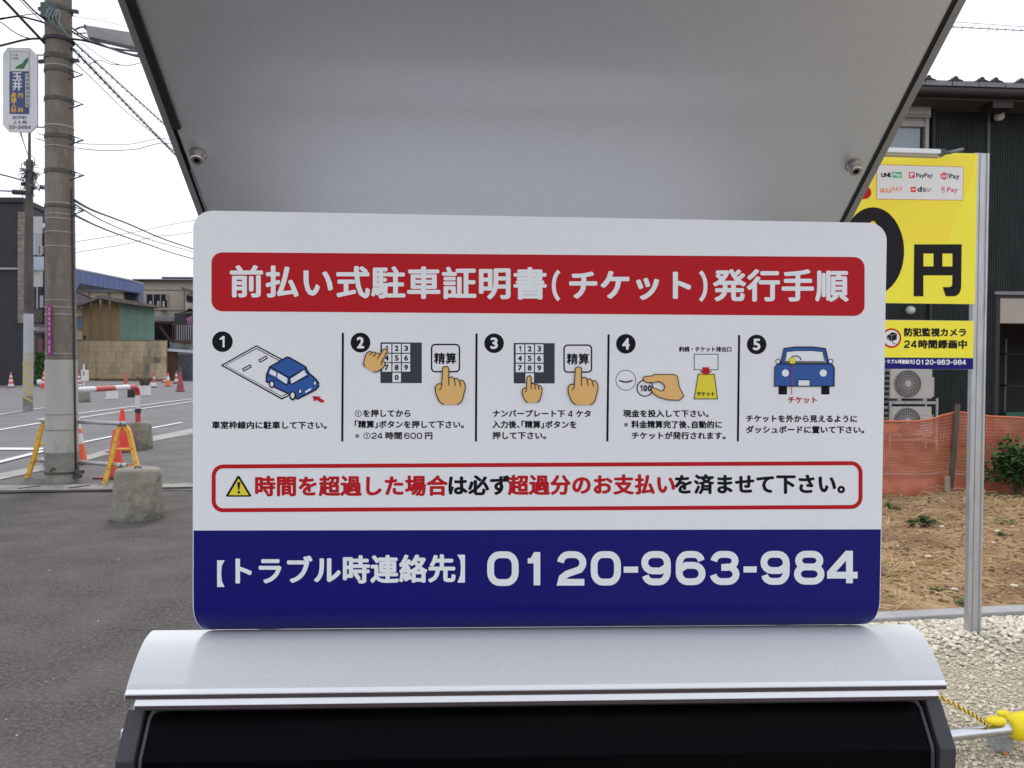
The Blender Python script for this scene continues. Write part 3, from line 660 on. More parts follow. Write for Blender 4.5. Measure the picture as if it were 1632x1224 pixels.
zt1, zt0 = SLc(1560, 243).z, SLc(1558, 484.5).z; zl1, zl0 = SLc(1557, 511).z, SLc(1556, 589).z; zbl = SLc(1556, 570.5).z
bd = -.004
b1 = bev(sl('price_board', MB().box((xl, bd - .006, zt0), (xr, bd, zt1)), alus), .001)
sl('board_face', MB().box((xl + .001, bd - .0068, zt0 + .001), (xr - .001, bd - .0063, zt1 - .001)), yel, b1)
def sput(x, y, layer): return SLc(x, y, 0) * 0 + (lambda p: Vector((p.x, bd - .0070 - .0004 * layer, p.z)))(SLc(x, y, bd - .007))
def sink(): return Ink(sput)
i = sink(); i.face([(1207, 245.5), (1559.8, 245.5), (1559.8, 270), (1515, 385), (1207, 385)], 0.2); i.done('deep_yellow_area', yel2, b1)
i = sink(); i.face([(1402, 259.5), (1541.5, 263.5), (1540.5, 317.5), (1401.5, 315.8)], 1); i.done('logo_box_edge', ink_red, b1)
i = sink(); i.face([(1402.7, 260.3), (1540.8, 264.2), (1539.9, 316.9), (1402.2, 315.1)], 2); i.done('logo_box', mat('print_box_white', (.74, .73, .72), .4), b1)
lg = mat('print_line_green', (.03, .42, .14), .45); lr = mat('print_logo_red', (.75, .04, .05), .45); lo = mat('print_orange', (.85, .20, .06), .45); lm = mat('print_magenta', (.62, .04, .12), .45); lb = mat('print_sky', (.12, .45, .80), .45)
def word(txt, x0, x1, yc, h, layer, m, bold=.25, slant=0, nm='lettering'):
    i = sink(); xs = x0; tot = 0; ws = []
    for ch in txt:
        b = bbox(glyph(ch)[0]); ws.append((b[2] - b[0], b[1], b[3])); tot += b[2] - b[0]
    gap = .07; k = (x1 - x0) / (tot + gap * (len(txt) - 1)); top_ = .70
    for ch, (w, y0, y1) in zip(txt, ws):
        cx = xs + w * k / 2; hh = (y1 - y0) * h / top_; cy = yc + h / 2 - (y0 * h / top_) - hh / 2
        i.stamp(ch, cx, cy, w * k, hh, layer, bold, fit=True); xs += (w + gap) * k
    i.done(nm, m, b1)
word('LINE', 1409.5, 1425, 276.6, 6.2, 3, ink_black, .45)
i = sink(); i.face([(1427.5, 271.5), (1442, 272), (1442, 281.5), (1427.5, 281.2)], 3); i.done('green_logo', lg, b1); word('Pay', 1429.3, 1440.6, 276.2, 5.2, 5, ink_white, .3)
i = sink(); i.face([(p[0], p[1]) for p in rrect(1453.6, 272, 1463.2, 281.8, 1.2)], 3); i.done('red_logo', lr, b1); word('P', 1456, 1461, 276.6, 6, 5, ink_white, .4)
word('PayPay', 1465.5, 1491.5, 277.2, 6.6, 3, ink_black, .25)
i = sink(); i.face([(1504.3, 275.5), (1510, 272), (1516, 275.5), (1516, 281.5), (1510, 284.8), (1504.3, 281.5)], 3); i.done('red_logo', lr, b1)
i = sink(); i.face(circ(1515, 275.5, 2.3, 12), 4); i.done('blue_dot', lb, b1); word('m', 1506.3, 1513.5, 278.6, 4, 5, ink_white, .3)
word('Pay', 1518.6, 1534.5, 278.6, 7.2, 3, ink_black, .35)
word('au', 1407.5, 1424.5, 300, 9.5, 3, lo, .35); word('PAY', 1427, 1443.5, 299.6, 7, 3, lo, .2)
i = sink(); i.face(rrect(1456.3, 295.5, 1465, 304.5, 1.5), 3); i.done('red_logo', lr, b1); i = sink(); i.line([(1458, 300), (1463.5, 300)], 1.6, 5); i.done('logo_mark', ink_white, b1)
word('d', 1467.5, 1474, 299.4, 8, 3, ink_black, .55); i = sink(); i.run('払い', 1475.3, 1489.8, 300.5, 300.6, 7.6, 3, bold=.2); i.done('lettering', ink_black, b1)
word('R', 1506.3, 1512.3, 299.5, 7.4, 3, lm, .12); i = sink(); i.line([(1506.3, 305), (1511, 305)], .8, 3); i.done('underline', lm, b1); word('Pay', 1515, 1532, 300.2, 7.4, 3, lm, .3)
i = sink(); i.face([(1250, 295.5), (1386, 294.6)] + circ(1383.3, 304.9, 10.2, 12, None, -PI / 2 + .3, PI / 2) + [(1383, 315.3), (1250, 315)], 1); i.done('red_pill', ink_red, b1)
def ringface(i, cx, cy, rx, ry, tx, ty, layer, n=48):
    o = circ(cx, cy, rx, n, ry); q = circ(cx, cy, rx - tx, n, ry - ty)
    for k in range(n): i.mb.poly([i.put(*p, layer) for p in (o[k], o[(k + 1) % n], q[(k + 1) % n], q[k])])
blk = mat('print_sign_black', (.012, .010, .012), .5, spec=.15)
i = sink(); ringface(i, 1396, 399, 50, 70.5, 37, 22, 2); i.done('big_zero', blk, b1)
Zs = zoom(1340, 220, 4.192)
i = sink()
for q in ([(512, 704), (574, 704), (574, 1054), (508, 1054)], [(574, 704), (770, 704), (770, 766), (574, 766)], [(642, 766), (702, 766), (702, 853), (642, 853)], [(574, 853), (770, 853), (770, 913), (574, 913)],
          [(770, 704), (832, 704), (828, 996), (820, 1026), (806, 1044), (785, 1054), (724, 1054), (704, 992), (748, 992), (762, 988), (768, 975), (769, 913)]):
    i.mb.poly([i.put(x, y, 2) for x, y in Zs(q)])
i.done('yen_character', blk, b1)
# lower board
b2 = bev(sl('camera_notice_board', MB().box((xl, bd - .006, zl0), (xr - .004, bd, zl1)), alus), .001)
sl('board_face', MB().box((xl + .001, bd - .0068, zbl), (xr - .005, bd - .0063, zl1 - .001)), yel, b2)
sl('blue_strip', MB().box((xl + .001, bd - .0068, zl0 + .001), (xr - .005, bd - .0063, zbl - .0005)), ink_blue, b2)
def s2(name, i, m): return i.done(name, m, b2)
i = sink(); i.face(circ(1425.8, 538.5, 15.8, 32), 1); s2('red_ring', i, ink_red); i = sink(); i.face(circ(1425.8, 538.5, 12.9, 32), 2); s2('white_disc', i, MATS['print_box_white'])
Zc = zoom(1380, 480, 4.857)
i = sink(); i.face(Zc([(205, 250), (232, 237), (265, 250), (262, 295), (222, 310), (205, 300)]), 3); i.face(Zc([(188, 262), (205, 256), (205, 302), (184, 292)]), 3); i.line(Zc([(232, 308), (232, 328), (262, 328)]), .8, 4); s2('camera_picture', i, blk)
i = sink(); i.line(Zc([(205, 252), (222, 264), (264, 252)]), .6, 5); i.line(Zc([(222, 264), (222, 309)]), .6, 5); i.face(Zc(circ(194, 290, 8, 10)), 5); s2('camera_highlight', i, mat('print_camera_grey', (.35, .37, .42), .4))
i = sink(); i.run('防犯監視カメラ', 1445.3, 1547, 529.2, 529.8, 14, 1, bold=.75)
i.run('24', 1445, 1467.5, 548.3, 548.4, 15.5, 1, dw=1.0, dstroke=.165); i.run('時間録画中', 1468, 1548, 548.5, 548.8, 14.5, 1, bold=.8); s2('lettering', i, blk)
i = sink(); i.run('【トラブル時連絡先】', 1408.5, 1463.5, 576.2, 576.6, 7, 1, bold=.25)
i.run('0120-963-984', 1465, 1546, 577, 577.2, 10, 1, dw=.78, dstroke=.145); s2('help_line_lettering', i, ink_white)
# lamp above the sign
lp = thing('sign_lamp', WM[sgn.name] @ Vector((xr - .12, -.15, zt1 + .02)), 'white tube lamp with a dark arm over the yellow sign', 'sign lamp', rz=SY)
def spw(x, y, k): return WM[sgn.name] @ SLc(x, y, k)
a, b = spw(1404, 240.5, -.16), spw(1499, 243.6, -.16)
mb = MB(); mb.bar(a - (b - a) * 1.4, b, .05, .024); bev(obj('housing', mb, mat('lamp_housing', (.74, .75, .78), .35), lp), .004)
mb = MB(); mb.bar(a + Vector((0, 0, -.018)) - (b - a) * 1.4, b + Vector((-.012, 0, -.018)), .034, .012); obj('diffuser', mb, mat('lamp_underside', (.42, .38, .26), .5), lp)
mb = MB(); mb.tube([b + Vector((-.01, 0, 0)), spw(1512, 243.5, -.15), spw(1534, 238, -.06)], .0085, 8); obj('arm', mb, mat('arm_dark', (.05, .05, .055), .45), lp, smooth=True)
mb = MB(); mb.bar(b + Vector((-.02, 0, 0)), b + Vector((.014, 0, -.002)), .052, .03); obj('end_cap', mb, MATS['arm_dark'], lp)

# ============================================================ CHROME STOP BAR WITH YELLOW CAPS, ROPE, BLOCK
Yc = 2.95
def C3(x, y, dY=0): return P(x, y, Yc + dY)
sbr = thing('stop_bar', Vector((C3(1590, 1150).x, Yc, 0)), 'chrome bar with bright yellow rubber caps low over the gravel', 'stop bar')
chrome = mat('chrome', (.62, .64, .68), .28, 1.0)
obj('bar', MB().tube([C3(1380, 1187), C3(1616, 1160.5)], .0215, 20), chrome, sbr, smooth=True, auto=40)
ycap = mat('yellow_rubber', (.88, .70, .01), .38, spec=.4)
def lump(name, px, py, rx, ry, rz_, dY=0, tilt=0):
    mb = MB(); n, m_ = 20, 12; c = C3(px, py, dY); R_ = Matrix.Rotation(tilt, 3, 'Y')
    prof_ = [(max(.02, math.sin(PI * k / m_)) ** .75, -math.cos(PI * k / m_)) for k in range(m_ + 1)]
    for r, h in prof_:
        for k in range(n):
            t_ = 2 * PI * k / n; mb.v.append(c + R_ @ Vector((rx * r * math.cos(t_), ry * r * math.sin(t_), rz_ * h)))
    for a in range(m_):
        for k in range(n): mb.f.append((a * n + k, a * n + (k + 1) % n, (a + 1) * n + (k + 1) % n, (a + 1) * n + k))
    mb.f += [tuple(range(n))[::-1], tuple(m_ * n + k for k in range(n))]
    obj(name, mb, ycap, sbr, smooth=True)
mb = MB()
cpt = C3(1622, 1158); ax_ = (C3(1640, 1157.5) - C3(1608, 1161)).normalized()
mb.lathe([(.028, -.030), (.044, -.022), (.050, 0), (.050, .07), (.042, .085)], cpt, 24, axis=ax_)
obj('end_cap', mb, ycap, sbr, smooth=True, auto=50)
lump('rubber_cap', 1588, 1148.5, .038, .026, .0145, -.01, .0); lump('rubber_cap', 1600, 1137.5, .026, .02, .013, .05)
lump('rubber_cap', 1618, 1150, .03, .03, .028, .02)
mb = MB(); a, b = C3(1606, 1146, -.02), C3(1603, 1152, -.02); mb.bar(a, b, .010, .008); obj('clip', mb, galv, sbr)
# leg of the bar, outside the frame, carries it
mb = MB(); q = C3(1660, 1156); mb.tube([q, Vector((q.x + .10, q.y, q.z)), Vector((q.x + .14, q.y, 0))], .0215, 12); obj('leg', mb, chrome, sbr, smooth=True, auto=40)
q = C3(1382, 1186.6); mb = MB(); mb.tube([q, Vector((q.x - .05, q.y, q.z - .05)), Vector((q.x - .06, q.y, 0))], .0215, 12); obj('leg', mb, chrome, sbr, smooth=True, auto=40)
g = G(1598, 1194); mb = MB(); mb.box((g.x - .036, g.y - .02, -.004), (g.x + .03, g.y + .045, .052)); bev(obj('concrete_block', mb, mat('block_grey', (.33, .34, .35), .85, var=.15, scale=30, bump=.4, bscale=150), None, 'small grey concrete cube on the gravel under the chrome bar', 'block'), .004)
g = G(1597, 1199); mb = MB(); v, f = rock((g.x, g.y - .02, .006), .013); mb.add(v, f); obj('brick_fragment', mb, mat('brick_orange', (.50, .20, .09), .9, var=.2, scale=60), None, 'orange brick fragment in front of the small grey block', 'brick fragment')
# rope: two twisted strands
rp_ = thing('rope', C3(1535, 1130), 'black and yellow twisted rope running from behind the machine to the yellow caps', 'rope')
cps = catmull([tuple(C3(x, y, d)) for x, y, d in ((1386, 1182, .03), (1400, 1120, .15), (1440, 1083, .25), (1496, 1110, .15), (1530, 1128, .05), (1555, 1142, 0), (1575, 1156, -.02))], False, 14)
for ph, m_ in ((0, mat('rope_yellow', (.80, .62, .06), .7)), (PI, mat('rope_black', (.03, .028, .025), .7)), (PI / 2 + .4, mat('rope_orange', (.72, .42, .08), .7))):
    pts = []
    for k in range((len(cps) - 1) * 4):
        j = k / 4; a = Vector(cps[int(j)]); b = Vector(cps[int(j) + 1]); p = a.lerp(b, j - int(j)); t_ = ph + k * .42
        pts.append(p + Vector((0, math.cos(t_), math.sin(t_))) * .0042)
    obj('strand', MB().tube(pts, .0042, 6), m_, rp_, smooth=True)
# spiral hung cable at the top right

# ============================================================ LEFT: STREET, POLES, BARRIERS
Yp = 9.72
def PV(x, y, Y=Yp): return P(x, y, Y)
pole_m = mat('concrete_pole', (.165, .140, .118), .9, var=.24, scale=3, bump=.4, bscale=50, stretch=(1, 1, .35), wear=(.23, .205, .18), wscale=4)
sleeve_m = mat('pole_sleeve', (.42, .41, .375), .8, var=.12, scale=3, bump=.2, bscale=60, stretch=(1, 1, .3), wear=(.31, .30, .27), wscale=3)
dark_conc = mat('stained_concrete', (.23, .225, .195), .9, var=.3, scale=4, bump=.4, bscale=60)
wire_m = mat('cable_black', (.03, .03, .035), .6); band_m = mat('rusty_band', (.085, .075, .07), .6, .3, var=.3, scale=30); wire_w = mat('tie_wire', (.42, .41, .40), .5, .3)
bx_, by_ = at(98.3, Yp, 0).x, Yp
pole = thing('utility_pole', Vector((bx_, by_, 0)), 'thick grey concrete utility pole with step bands standing by the barricades', 'utility pole')
def pc(y):                               # pole axis at image row y
    return at(96 + 2.3 * y / 768, Yp, zat(98, y, Yp))
def pr(y): return (19.2 + 4.2 * max(-300, y) / 768) / F * Yp
def seg(y0, y1, dr, m, name, n=36, parent=None, smooth=True, auto=40):
    mb = MB(); a, b = pc(y0), pc(y1); k = 6; pts = [a.lerp(b, q / k) for q in range(k + 1)]
    mb.tube(pts, [pr(y0 + (y1 - y0) * q / k) + dr for q in range(k + 1)], n); return obj(name, mb, m, parent or pole, smooth=smooth, auto=auto)
seg(-420, 573, 0, pole_m, 'shaft'); seg(573.3, 720, .006, sleeve_m, 'shaft_sleeve'); seg(720.3, 768, .010, dark_conc, 'shaft_foot')
for y in (659, 683.5): seg(y, y + 1.6, .009, dark_conc, 'sleeve_joint')
seg(750, 754, .016, band_m, 'foot_band'); 
for y, dr, h, m in ((14, .012, 6, band_m), (63, .02, 5, wire_m), (90, .012, 7, band_m), (108, .006, 1.0, wire_w), (113, .01, 5, band_m), (158, .010, 6, band_m), (203, .006, 1.4, wire_w), (217, .010, 6, band_m), (236, .006, .8, wire_w), (272, .010, 6, band_m), (325.5, .006, 1.0, wire_w), (329, .01, 4, band_m), (343, .006, .8, wire_w), (350, .006, 1, wire_w), (371, .006, 1, wire_w), (394, .006, .9, wire_w), (479, .006, .8, wire_w), (490, .006, 1.0, wire_w), (501.5, .006, 1.0, wire_w), (563, .006, 1.0, wire_w)):
    seg(y, y + h, dr, m, 'band', 28)
# step rods, bent to a point
for y in (117, 164, 221, 277, 333):
    a = pc(y - 4) + Vector((pr(y), -.05, 0)); b = pc(y + 3) + Vector((pr(y) + .145, -.02, 0)); c = pc(y + 11) + Vector((pr(y) + .0, -.05, 0)); d = pc(y - 2) + Vector((pr(y) + .02, .08, 0))
    s_ = obj('step', MB().tube([a, b, c], .010, 6), band_m, pole); obj('step_brace', MB().tube([d + Vector((0, 0, -.02)), b], .0065, 6), band_m, s_)
for y, sx in ((12, 1), (90, 1), (8, -1), (92, -1)):
    c = pc(y + 6) + Vector((sx * (pr(y) + .04), 0, 0)); obj('bolt', MB().obox(c, (.05, 0, -.005 * sx), (0, .02, 0), (0, 0, .018)), band_m, pole)
obj('conduit', MB().tube([pc(y) + Vector((pr(y) + .012, -.04, 0)) for y in (300, 420, 520, 640, 755)], .011, 8), wire_m, pole, smooth=True)
obj('number_plate', MB().lathe([(.028, 0), (.028, .006)], pc(362) + Vector((-.135, -pr(362) * .62, 0)), 20, axis=(-.5, -1, 0)), mat('plate_white', (.62, .62, .6), .5), pole)
obj('junction_sleeve', MB().obox(pc(26) + Vector((-.02, -pr(20) - .015, 0)), (.085, 0, 0), (0, .03, 0), (0, 0, .085)), mat('sleeve_green', (.07, .10, .10), .6, var=.3, scale=20), pole)
for k, (x0, y0, x1, y1) in enumerate(((84, 14, 91, 48), (90, 15, 96, 50), (93, 15, 104, 46), (96, 18, 113, 62), (80, 12, 86, 40))):
    a, b = PV(x0, y0, Yp - .22), PV(x1, y1, Yp - .22); m_ = a.lerp(b, .5) + Vector((-.04, -.05, -.02)); obj('hanging_lead', MB().tube(catmull([tuple(a), tuple(m_), tuple(b)], False, 5), .009, 6), mat('lead_grey_green', (.16, .20, .19), .6), pole, smooth=True)
for k, (y0, x) in enumerate(((745, 125), (752, 121))): obj('clamp', MB().obox(PV(x + 2, y0 + 7, Yp - .05), (.045, 0, 0), (0, .03, 0), (0, 0, .02)), band_m, pole)
obj('earth_lead', MB().tube([PV(80, 752, Yp - .2), PV(84, 746, Yp - .2), PV(89, 748, Yp - .2)], .008, 6), wire_m, pole, smooth=True)

# clinic sign hung on the pole
cl = thing('clinic_sign', PV(32, 212, Yp - .02), 'white eight cornered clinic sign with blue panel hung left of the utility pole', 'sign')
oct_ = [(12, 75.8), (48, 76.3), (59.5, 88), (59.5, 200), (48, 211), (14, 210), (4.5, 199), (4.5, 86)]
def cp(x, y, d=0): return P(x, y, Yp - d)
obj('sign_box', MB().prism([cp(x, y, .06) for x, y in oct_], (0, .022, 0)), mat('sign_white', (.66, .66, .70), .5, var=.04, scale=10), cl)
def cput(x, y, layer): return cp(x, y, .0605 + .0006 * layer)
def cink(): return Ink(cput, True)
i = cink(); i.face([(15.5, 81.5), (47, 82), (47, 114), (15.5, 113.5)], 1); i.done('logo_frame', mat('print_dark_grey', (.08, .09, .09), .5), cl)
i = cink(); i.face([(16.3, 82.3), (46.2, 82.8), (46.2, 113.3), (16.3, 113)], 2); i.done('logo_ground', mat('print_pale', (.58, .60, .58), .5), cl)
i = cink(); i.face([(24, 109.8), (26, 106), (32, 102.5), (36, 100.5), (39, 95), (45, 90.5), (45, 99), (41, 104), (38, 109.8)], 3); i.done('green_logo', mat('print_leaf_green', (.03, .15, .06), .5), cl)
i = cink()
for r, tx in ((88, 'TAMAI'), (93, 'CLINIC')):
    for q, ch in enumerate(tx): i.stamp(ch, 18.5 + q * 2.1, r, 1.6, 3.4, 3, 0, fit=True)
i.done('small_lettering', MATS['print_dark_grey'], cl)
i = cink(); i.face([(15, 113.8), (46.5, 114.3), (46.5, 182), (15, 181.5)], 3); i.done('blue_panel', mat('print_clinic_blue', (.035, .065, .17), .5), cl)
i = cink(); i.stamp('玉', 27.3, 122, 16, 15.5, 5, .5); i.stamp('井', 27.3, 137, 16, 15.5, 5, .6); i.done('white_lettering', MATS['sign_white'], cl)
i = cink()
for ch, x, y in (('産', 22, 151.5), ('婦', 22, 160), ('人', 22, 168), ('科', 22, 175.8), ('内', 32.7, 152), ('科', 32.7, 175.5)): i.stamp(ch, x, y, 8.8, 8.4, 5, .25)
i.done('orange_lettering', mat('print_amber', (.72, .42, .05), .5), cl)
i = cink(); i.face([(40, 116.8), (47.5, 117), (47.5, 171), (40, 170.8)], 5); i.done('side_strip_edge', MATS['print_dark_grey'], cl)
i = cink(); i.face([(40.6, 117.4), (46.9, 117.6), (46.9, 170.4), (40.6, 170.2)], 6); i.done('side_strip', MATS['print_pale'], cl)
i = cink()
for k, ch in enumerate('母体保護法指定医'): i.stamp(ch, 43.8, 121.3 + k * 6.5, 5.6, 5.8, 8, .12)
i.run('杉戸町', 19.5, 43, 187.3, 187.5, 5.8, 4, bold=.15); i.run('ＪＡ前', 19.5, 43, 194.6, 194.8, 5.8, 4, bold=.15); i.run('33-2464', 13.5, 49.5, 202.4, 202.8, 7.2, 4, dw=.8, dstroke=.15)
i.done('dark_lettering', MATS['print_dark_grey'], cl)
for y in (87.5, 202.5): obj('bracket', MB().tube([P(52, y, Yp), P(80, y + .5, Yp)], .008, 6), band_m, cl)

# purple street plate strapped to the pole
pp = thing('street_plate', PV(80, 566, Yp - .19), 'narrow purple plate with white characters strapped to the utility pole', 'street plate')
def pq(x, y, d=.20): return P(x, y, Yp - d)
obj('plate', MB().prism([pq(75.2, 486), pq(80.8, 486.5), pq(81.6, 565), pq(75.6, 564.5)], (0, .01, 0)), mat('print_purple', (.33, .02, .22), .5), pp)
mb = MB(); random.seed(5)
for k, y in enumerate((492, 499, 507, 515, 523.5, 532, 545, 553, 558.5)):
    for q in range(3):
        yy = y + q * 1.7 - 1.5; mb.prism([pq(77 + random.uniform(0, .5), yy, .202), pq(79.6 + random.uniform(-.6, .2), yy, .202), pq(79.6, yy + .8, .202), pq(77.3, yy + .8, .202)], (0, .001, 0))
obj('characters', mb, MATS['sign_white'], pp, kind='stuff')
random.seed(22)

# street lamp box
sl_ = thing('street_lamp', P(180, 60, Yp - .5), 'long grey tube lamp housing reaching right from the utility pole', 'street lamp')
lampg = mat('lamp_grey', (.30, .29, .30), .5, var=.06, scale=8)
vs = [P(135.5, 39, Yp - .35), P(139, 58.5, Yp - .35), P(240, 81, Yp - .9), P(240, 55.5, Yp - .9)]
bev(obj('housing', MB().prism(vs, (0, .14, 0)), lampg, sl_), .012)
obj('end_cap', MB().prism([P(133.5, 38.5, Yp - .34), P(133.8, 45, Yp - .34), P(136.8, 48, Yp - .34), P(137, 39, Yp - .34)], (0, .13, 0)), band_m, sl_)
obj('bracket', MB().tube([P(118, 48, Yp), P(128, 43.5, Yp - .2), P(136, 42.5, Yp - .32)], .010, 6), band_m, sl_, smooth=True); obj('bracket', MB().tube([P(118, 54, Yp), P(137, 52.5, Yp - .32)], .007, 6), band_m, sl_)

# ---- far utility pole
fp = G(44.5, 654.5); fpole = thing('utility_pole', fp, 'slim distant utility pole with a yellow striped foot across the road', 'utility pole')
def FPc(x, y): p = P(x, y, fp.y); return p
def fseg(pts, rr, m, name, n=14): return obj(name, MB().tube(pts, rr, n), m, fpole, smooth=True, auto=40)
k_ = fp.y / F
fseg([FPc(45.5, 500), FPc(46, 400), FPc(47, 255)], [7 * k_, 6.6 * k_, 5 * k_], mat('pole_brown_grey', (.10, .085, .075), .9, var=.25, scale=2), 'shaft')
fseg([FPc(47, 255), FPc(47, 204)], [2.4 * k_, 1.9 * k_], MATS['pole_brown_grey'], 'shaft_top')
fseg([FPc(45.2, 563), FPc(45.5, 500.2)], [7.1 * k_, 7.05 * k_], mat('pale_sleeve', (.42, .43, .46), .7, var=.1, scale=3), 'white_sleeve')
fseg([FPc(44.7, 631), FPc(45.2, 563.2)], [7.5 * k_, 7.2 * k_], mat('sleeve_cream', (.42, .38, .30), .7, var=.1, scale=3), 'striped_sleeve')
fseg([Vector((fp.x, fp.y, -.05)), FPc(44.6, 631.2)], [7.4 * k_, 7.3 * k_], dark_conc, 'shaft_foot')
mb = MB()
for s in range(5):
    pts = []
    for q in range(9):
        a = -PI * .98 + PI * .96 * q / 8; z = FPc(45, 574 + s * 12.5 + q * 1.9).z; r = 7.6 * k_; pts.append(Vector((fp.x + .01 + r * math.cos(a), fp.y + r * math.sin(a), z)))
    for a, b in zip(pts, pts[1:]): mb.add([a, b, b + Vector((0, 0, -.07)), a + Vector((0, 0, -.07))], [(0, 1, 2, 3)])
obj('yellow_stripes', mb, mat('stripe_yellow', (.55, .40, .10), .6), fpole, kind='stuff')
for x, y, w, h in ((37.5, 293, 6, 6), (30, 306, 18, 8), (70, 298, 11, 7)):
    c = FPc(x, y); obj('cable_closure', MB().tube([c - Vector((w / 2 * k_, 0, 0)), c + Vector((w / 2 * k_, 0, -.02))], h / 2 * k_, 10), wire_m, fpole, smooth=True, auto=40)
mb = MB()
for _ in range(70):
    a = FPc(46, random.uniform(262, 308)); d = Vector((random.gauss(0, 1), random.gauss(0, .6), random.gauss(0, .9))).normalized() * random.uniform(.12, .34); e = Vector((random.gauss(0, .12), 0, random.gauss(0, .12))); mb.tube(catmull([tuple(a), tuple(a + d * .5 + e), tuple(a + d), tuple(a + d * .7 - e)], False, 4), .010, 4)
obj('tangled_leads', mb, wire_m, fpole, kind='stuff')
for y in (258, 262, 280, 300): obj('cross_rod', MB().tube([FPc(38, y), FPc(56, y + 1)], .02, 5), band_m, fpole)

# ---- overhead wires
def wire(name, pts, r, label, Ys=None, m=None):
    q = [P(x, y, Y) for x, y, Y in pts]; q = catmull([tuple(v) for v in q], False, 7) if len(q) > 2 else [tuple(v) for v in q]
    obj(name, MB().tube(q, r, 6), m or wire_m, None, label, 'overhead wire', 'overhead wires')
wire('overhead_wire', [(-30, -32, 8.6), (6, 0, 8.9), (42, 38, 9.3), (78, 76, 9.72)], .016, 'thick cable sloping down to the utility pole from the top left corner')
wire('overhead_wire', [(20, -15, 8.8), (37, 0, 9.0), (55, 18, 9.4), (79, 37, 9.7)], .010, 'cable reaching the pole just below its top lead box')
wire('overhead_wire', [(18, -20, 8.8), (32, 0, 9.0), (52, 20, 9.4), (66, 33, 9.5), (79, 46, 9.7)], .005, 'thin wire running beside the top left cable')
wire('overhead_wire', [(-20, 33, 9.6), (0, 30.5, 9.6), (20, 27, 9.6), (33, 26.5, 9.6), (60, 33, 9.7), (79, 39.5, 9.7)], .011, 'dark spliced cable above the clinic sign')
wire('overhead_wire', [(0, 29, 9.55), (33, 24.8, 9.55), (60, 22.5, 9.6), (79, 31, 9.7)], .005, 'thin upper wire of the spliced pair above the clinic sign')
wire('overhead_wire', [(-20, 28, 9.5), (2, 36, 9.5), (18, 48, 9.5), (34, 57, 9.6), (50, 62, 9.7)], .007, 'slack lead hanging in a curve above the clinic sign')
wire('overhead_wire', [(-30, 79, 9.5), (0, 73, 9.6), (45, 62.5, 9.7), (79, 62, 9.7)], .013, 'cable passing close over the top of the clinic sign')
wire('overhead_wire', [(115, 50, 9.7), (135, 62, 9.5), (170, 75, 9.0), (222, 82, 8.3), (260, 80, 8.0), (620, -60, 6.5)], .011, 'upper cable of the bundle under the street lamp')
wire('overhead_wire', [(115, 62, 9.7), (140, 66, 9.5), (180, 78, 9.0), (222, 90, 8.3), (260, 88, 8.0), (620, -52, 6.5)], .013, 'thickest cable of the bundle under the street lamp')
wire('overhead_wire', [(115, 44, 9.7), (132, 57, 9.5), (165, 72, 9.0), (195, 84, 8.6), (224, 88, 8.3), (260, 86, 8.0), (620, -56, 6.5)], .009, 'lowest sagging cable of the bundle under the street lamp')
def spiral(a, b, turns, r, label, sag=0, wr=.006, ext_=0):
    t = thing('overhead_cable', P(*a), label, 'overhead cable', 'overhead wires'); A, B = P(*a), P(*b)
    if ext_: B = A + (B - A) * ext_; turns = int(turns * ext_)
    n = turns * 6
    f = lambda s: A.lerp(B, s) + Vector((0, 0, -4 * sag * s * (1 - s)))
    obj('core', MB().tube([f(q / 12) for q in range(13)], wr, 6), wire_m, t, smooth=True); u = (B - A).normalized(); v = u.cross(Vector((0, 0, 1))).normalized(); w = u.cross(v)
    obj('wrapping', MB().tube([f(q / n) + (v * math.cos(q * PI / 3) + w * math.sin(q * PI / 3)) * r for q in range(n + 1)], wr * .4, 4), wire_m, t)
spiral((114, 76, 9.7), (300, 262, 17), 34, .03, 'spiral wrapped cable falling steeply right from the pole', .10, .012, 4.4)
spiral((116, 66, 9.7), (290, 219, 17), 26, .025, 'upper spiral wrapped cable falling right from the pole', .08, .009, 4.4)
wire('overhead_wire', [(117, 98, 9.7), (150, 128, 12), (205, 181, 15), (290, 250, 17)], .006, 'thin bare wire just below the spiral wrapped cables')
wire('overhead_wire', [(130, 68, 9.6), (165, 93, 9.6), (190, 103, 9.6), (210, 103.5, 9.6), (240, 95, 9.6)], .004, 'fine slack wire between the lamp and the spiral cables')
wire('overhead_wire', [(140, 104, 9.9), (158, 96, 9.9), (175, 102, 9.9), (195, 104, 9.9)], .004, 'short loop of fine wire under the cable bundle')
wire('overhead_wire', [(60, 213, 11), (117, 227, 14), (150, 229.8, 14), (205, 230, 15), (270, 222, 16), (320, 248, 22), (448, 318, 42)], .006, 'upper slack wire crossing behind the pole at lid height')
wire('overhead_wire', [(58, 221, 11), (117, 235, 14), (160, 239.5, 14), (215, 238, 15), (272, 229, 16), (320, 256, 22), (448, 326, 42)], .007, 'lower slack wire crossing behind the pole at lid height')
wire('overhead_wire', [(115, 25, 9.7), (128, 28, 11), (160, 33, 12), (215, 45, 14)], .004, 'fine wire running right above the street lamp')
wire('overhead_wire', [(118, 319, 9.7), (150, 336, 14), (200, 355, 19), (306, 396, 26), (448, 433, 42)], .018, 'upper of three wires running right from the lowest pole step')
wire('overhead_wire', [(120, 326, 9.7), (170, 355, 16), (230, 379, 21), (306, 401, 26), (448, 441, 42)], .010, 'middle of three wires running right from the lowest pole step')
wire('overhead_wire', [(118, 342, 9.7), (150, 358, 14), (190, 374, 18), (240, 391, 22), (306, 412, 26), (448, 449, 42)], .015, 'lowest of three wires running right from the lowest pole step')
wire('overhead_wire', [(120, 385.5, 40), (220, 369, 44), (330, 347, 50), (700, 280, 70)], .02, 'faint distant wire rising to the right above the blue building', m=mat('wire_faint', (.30, .30, .32), .6))
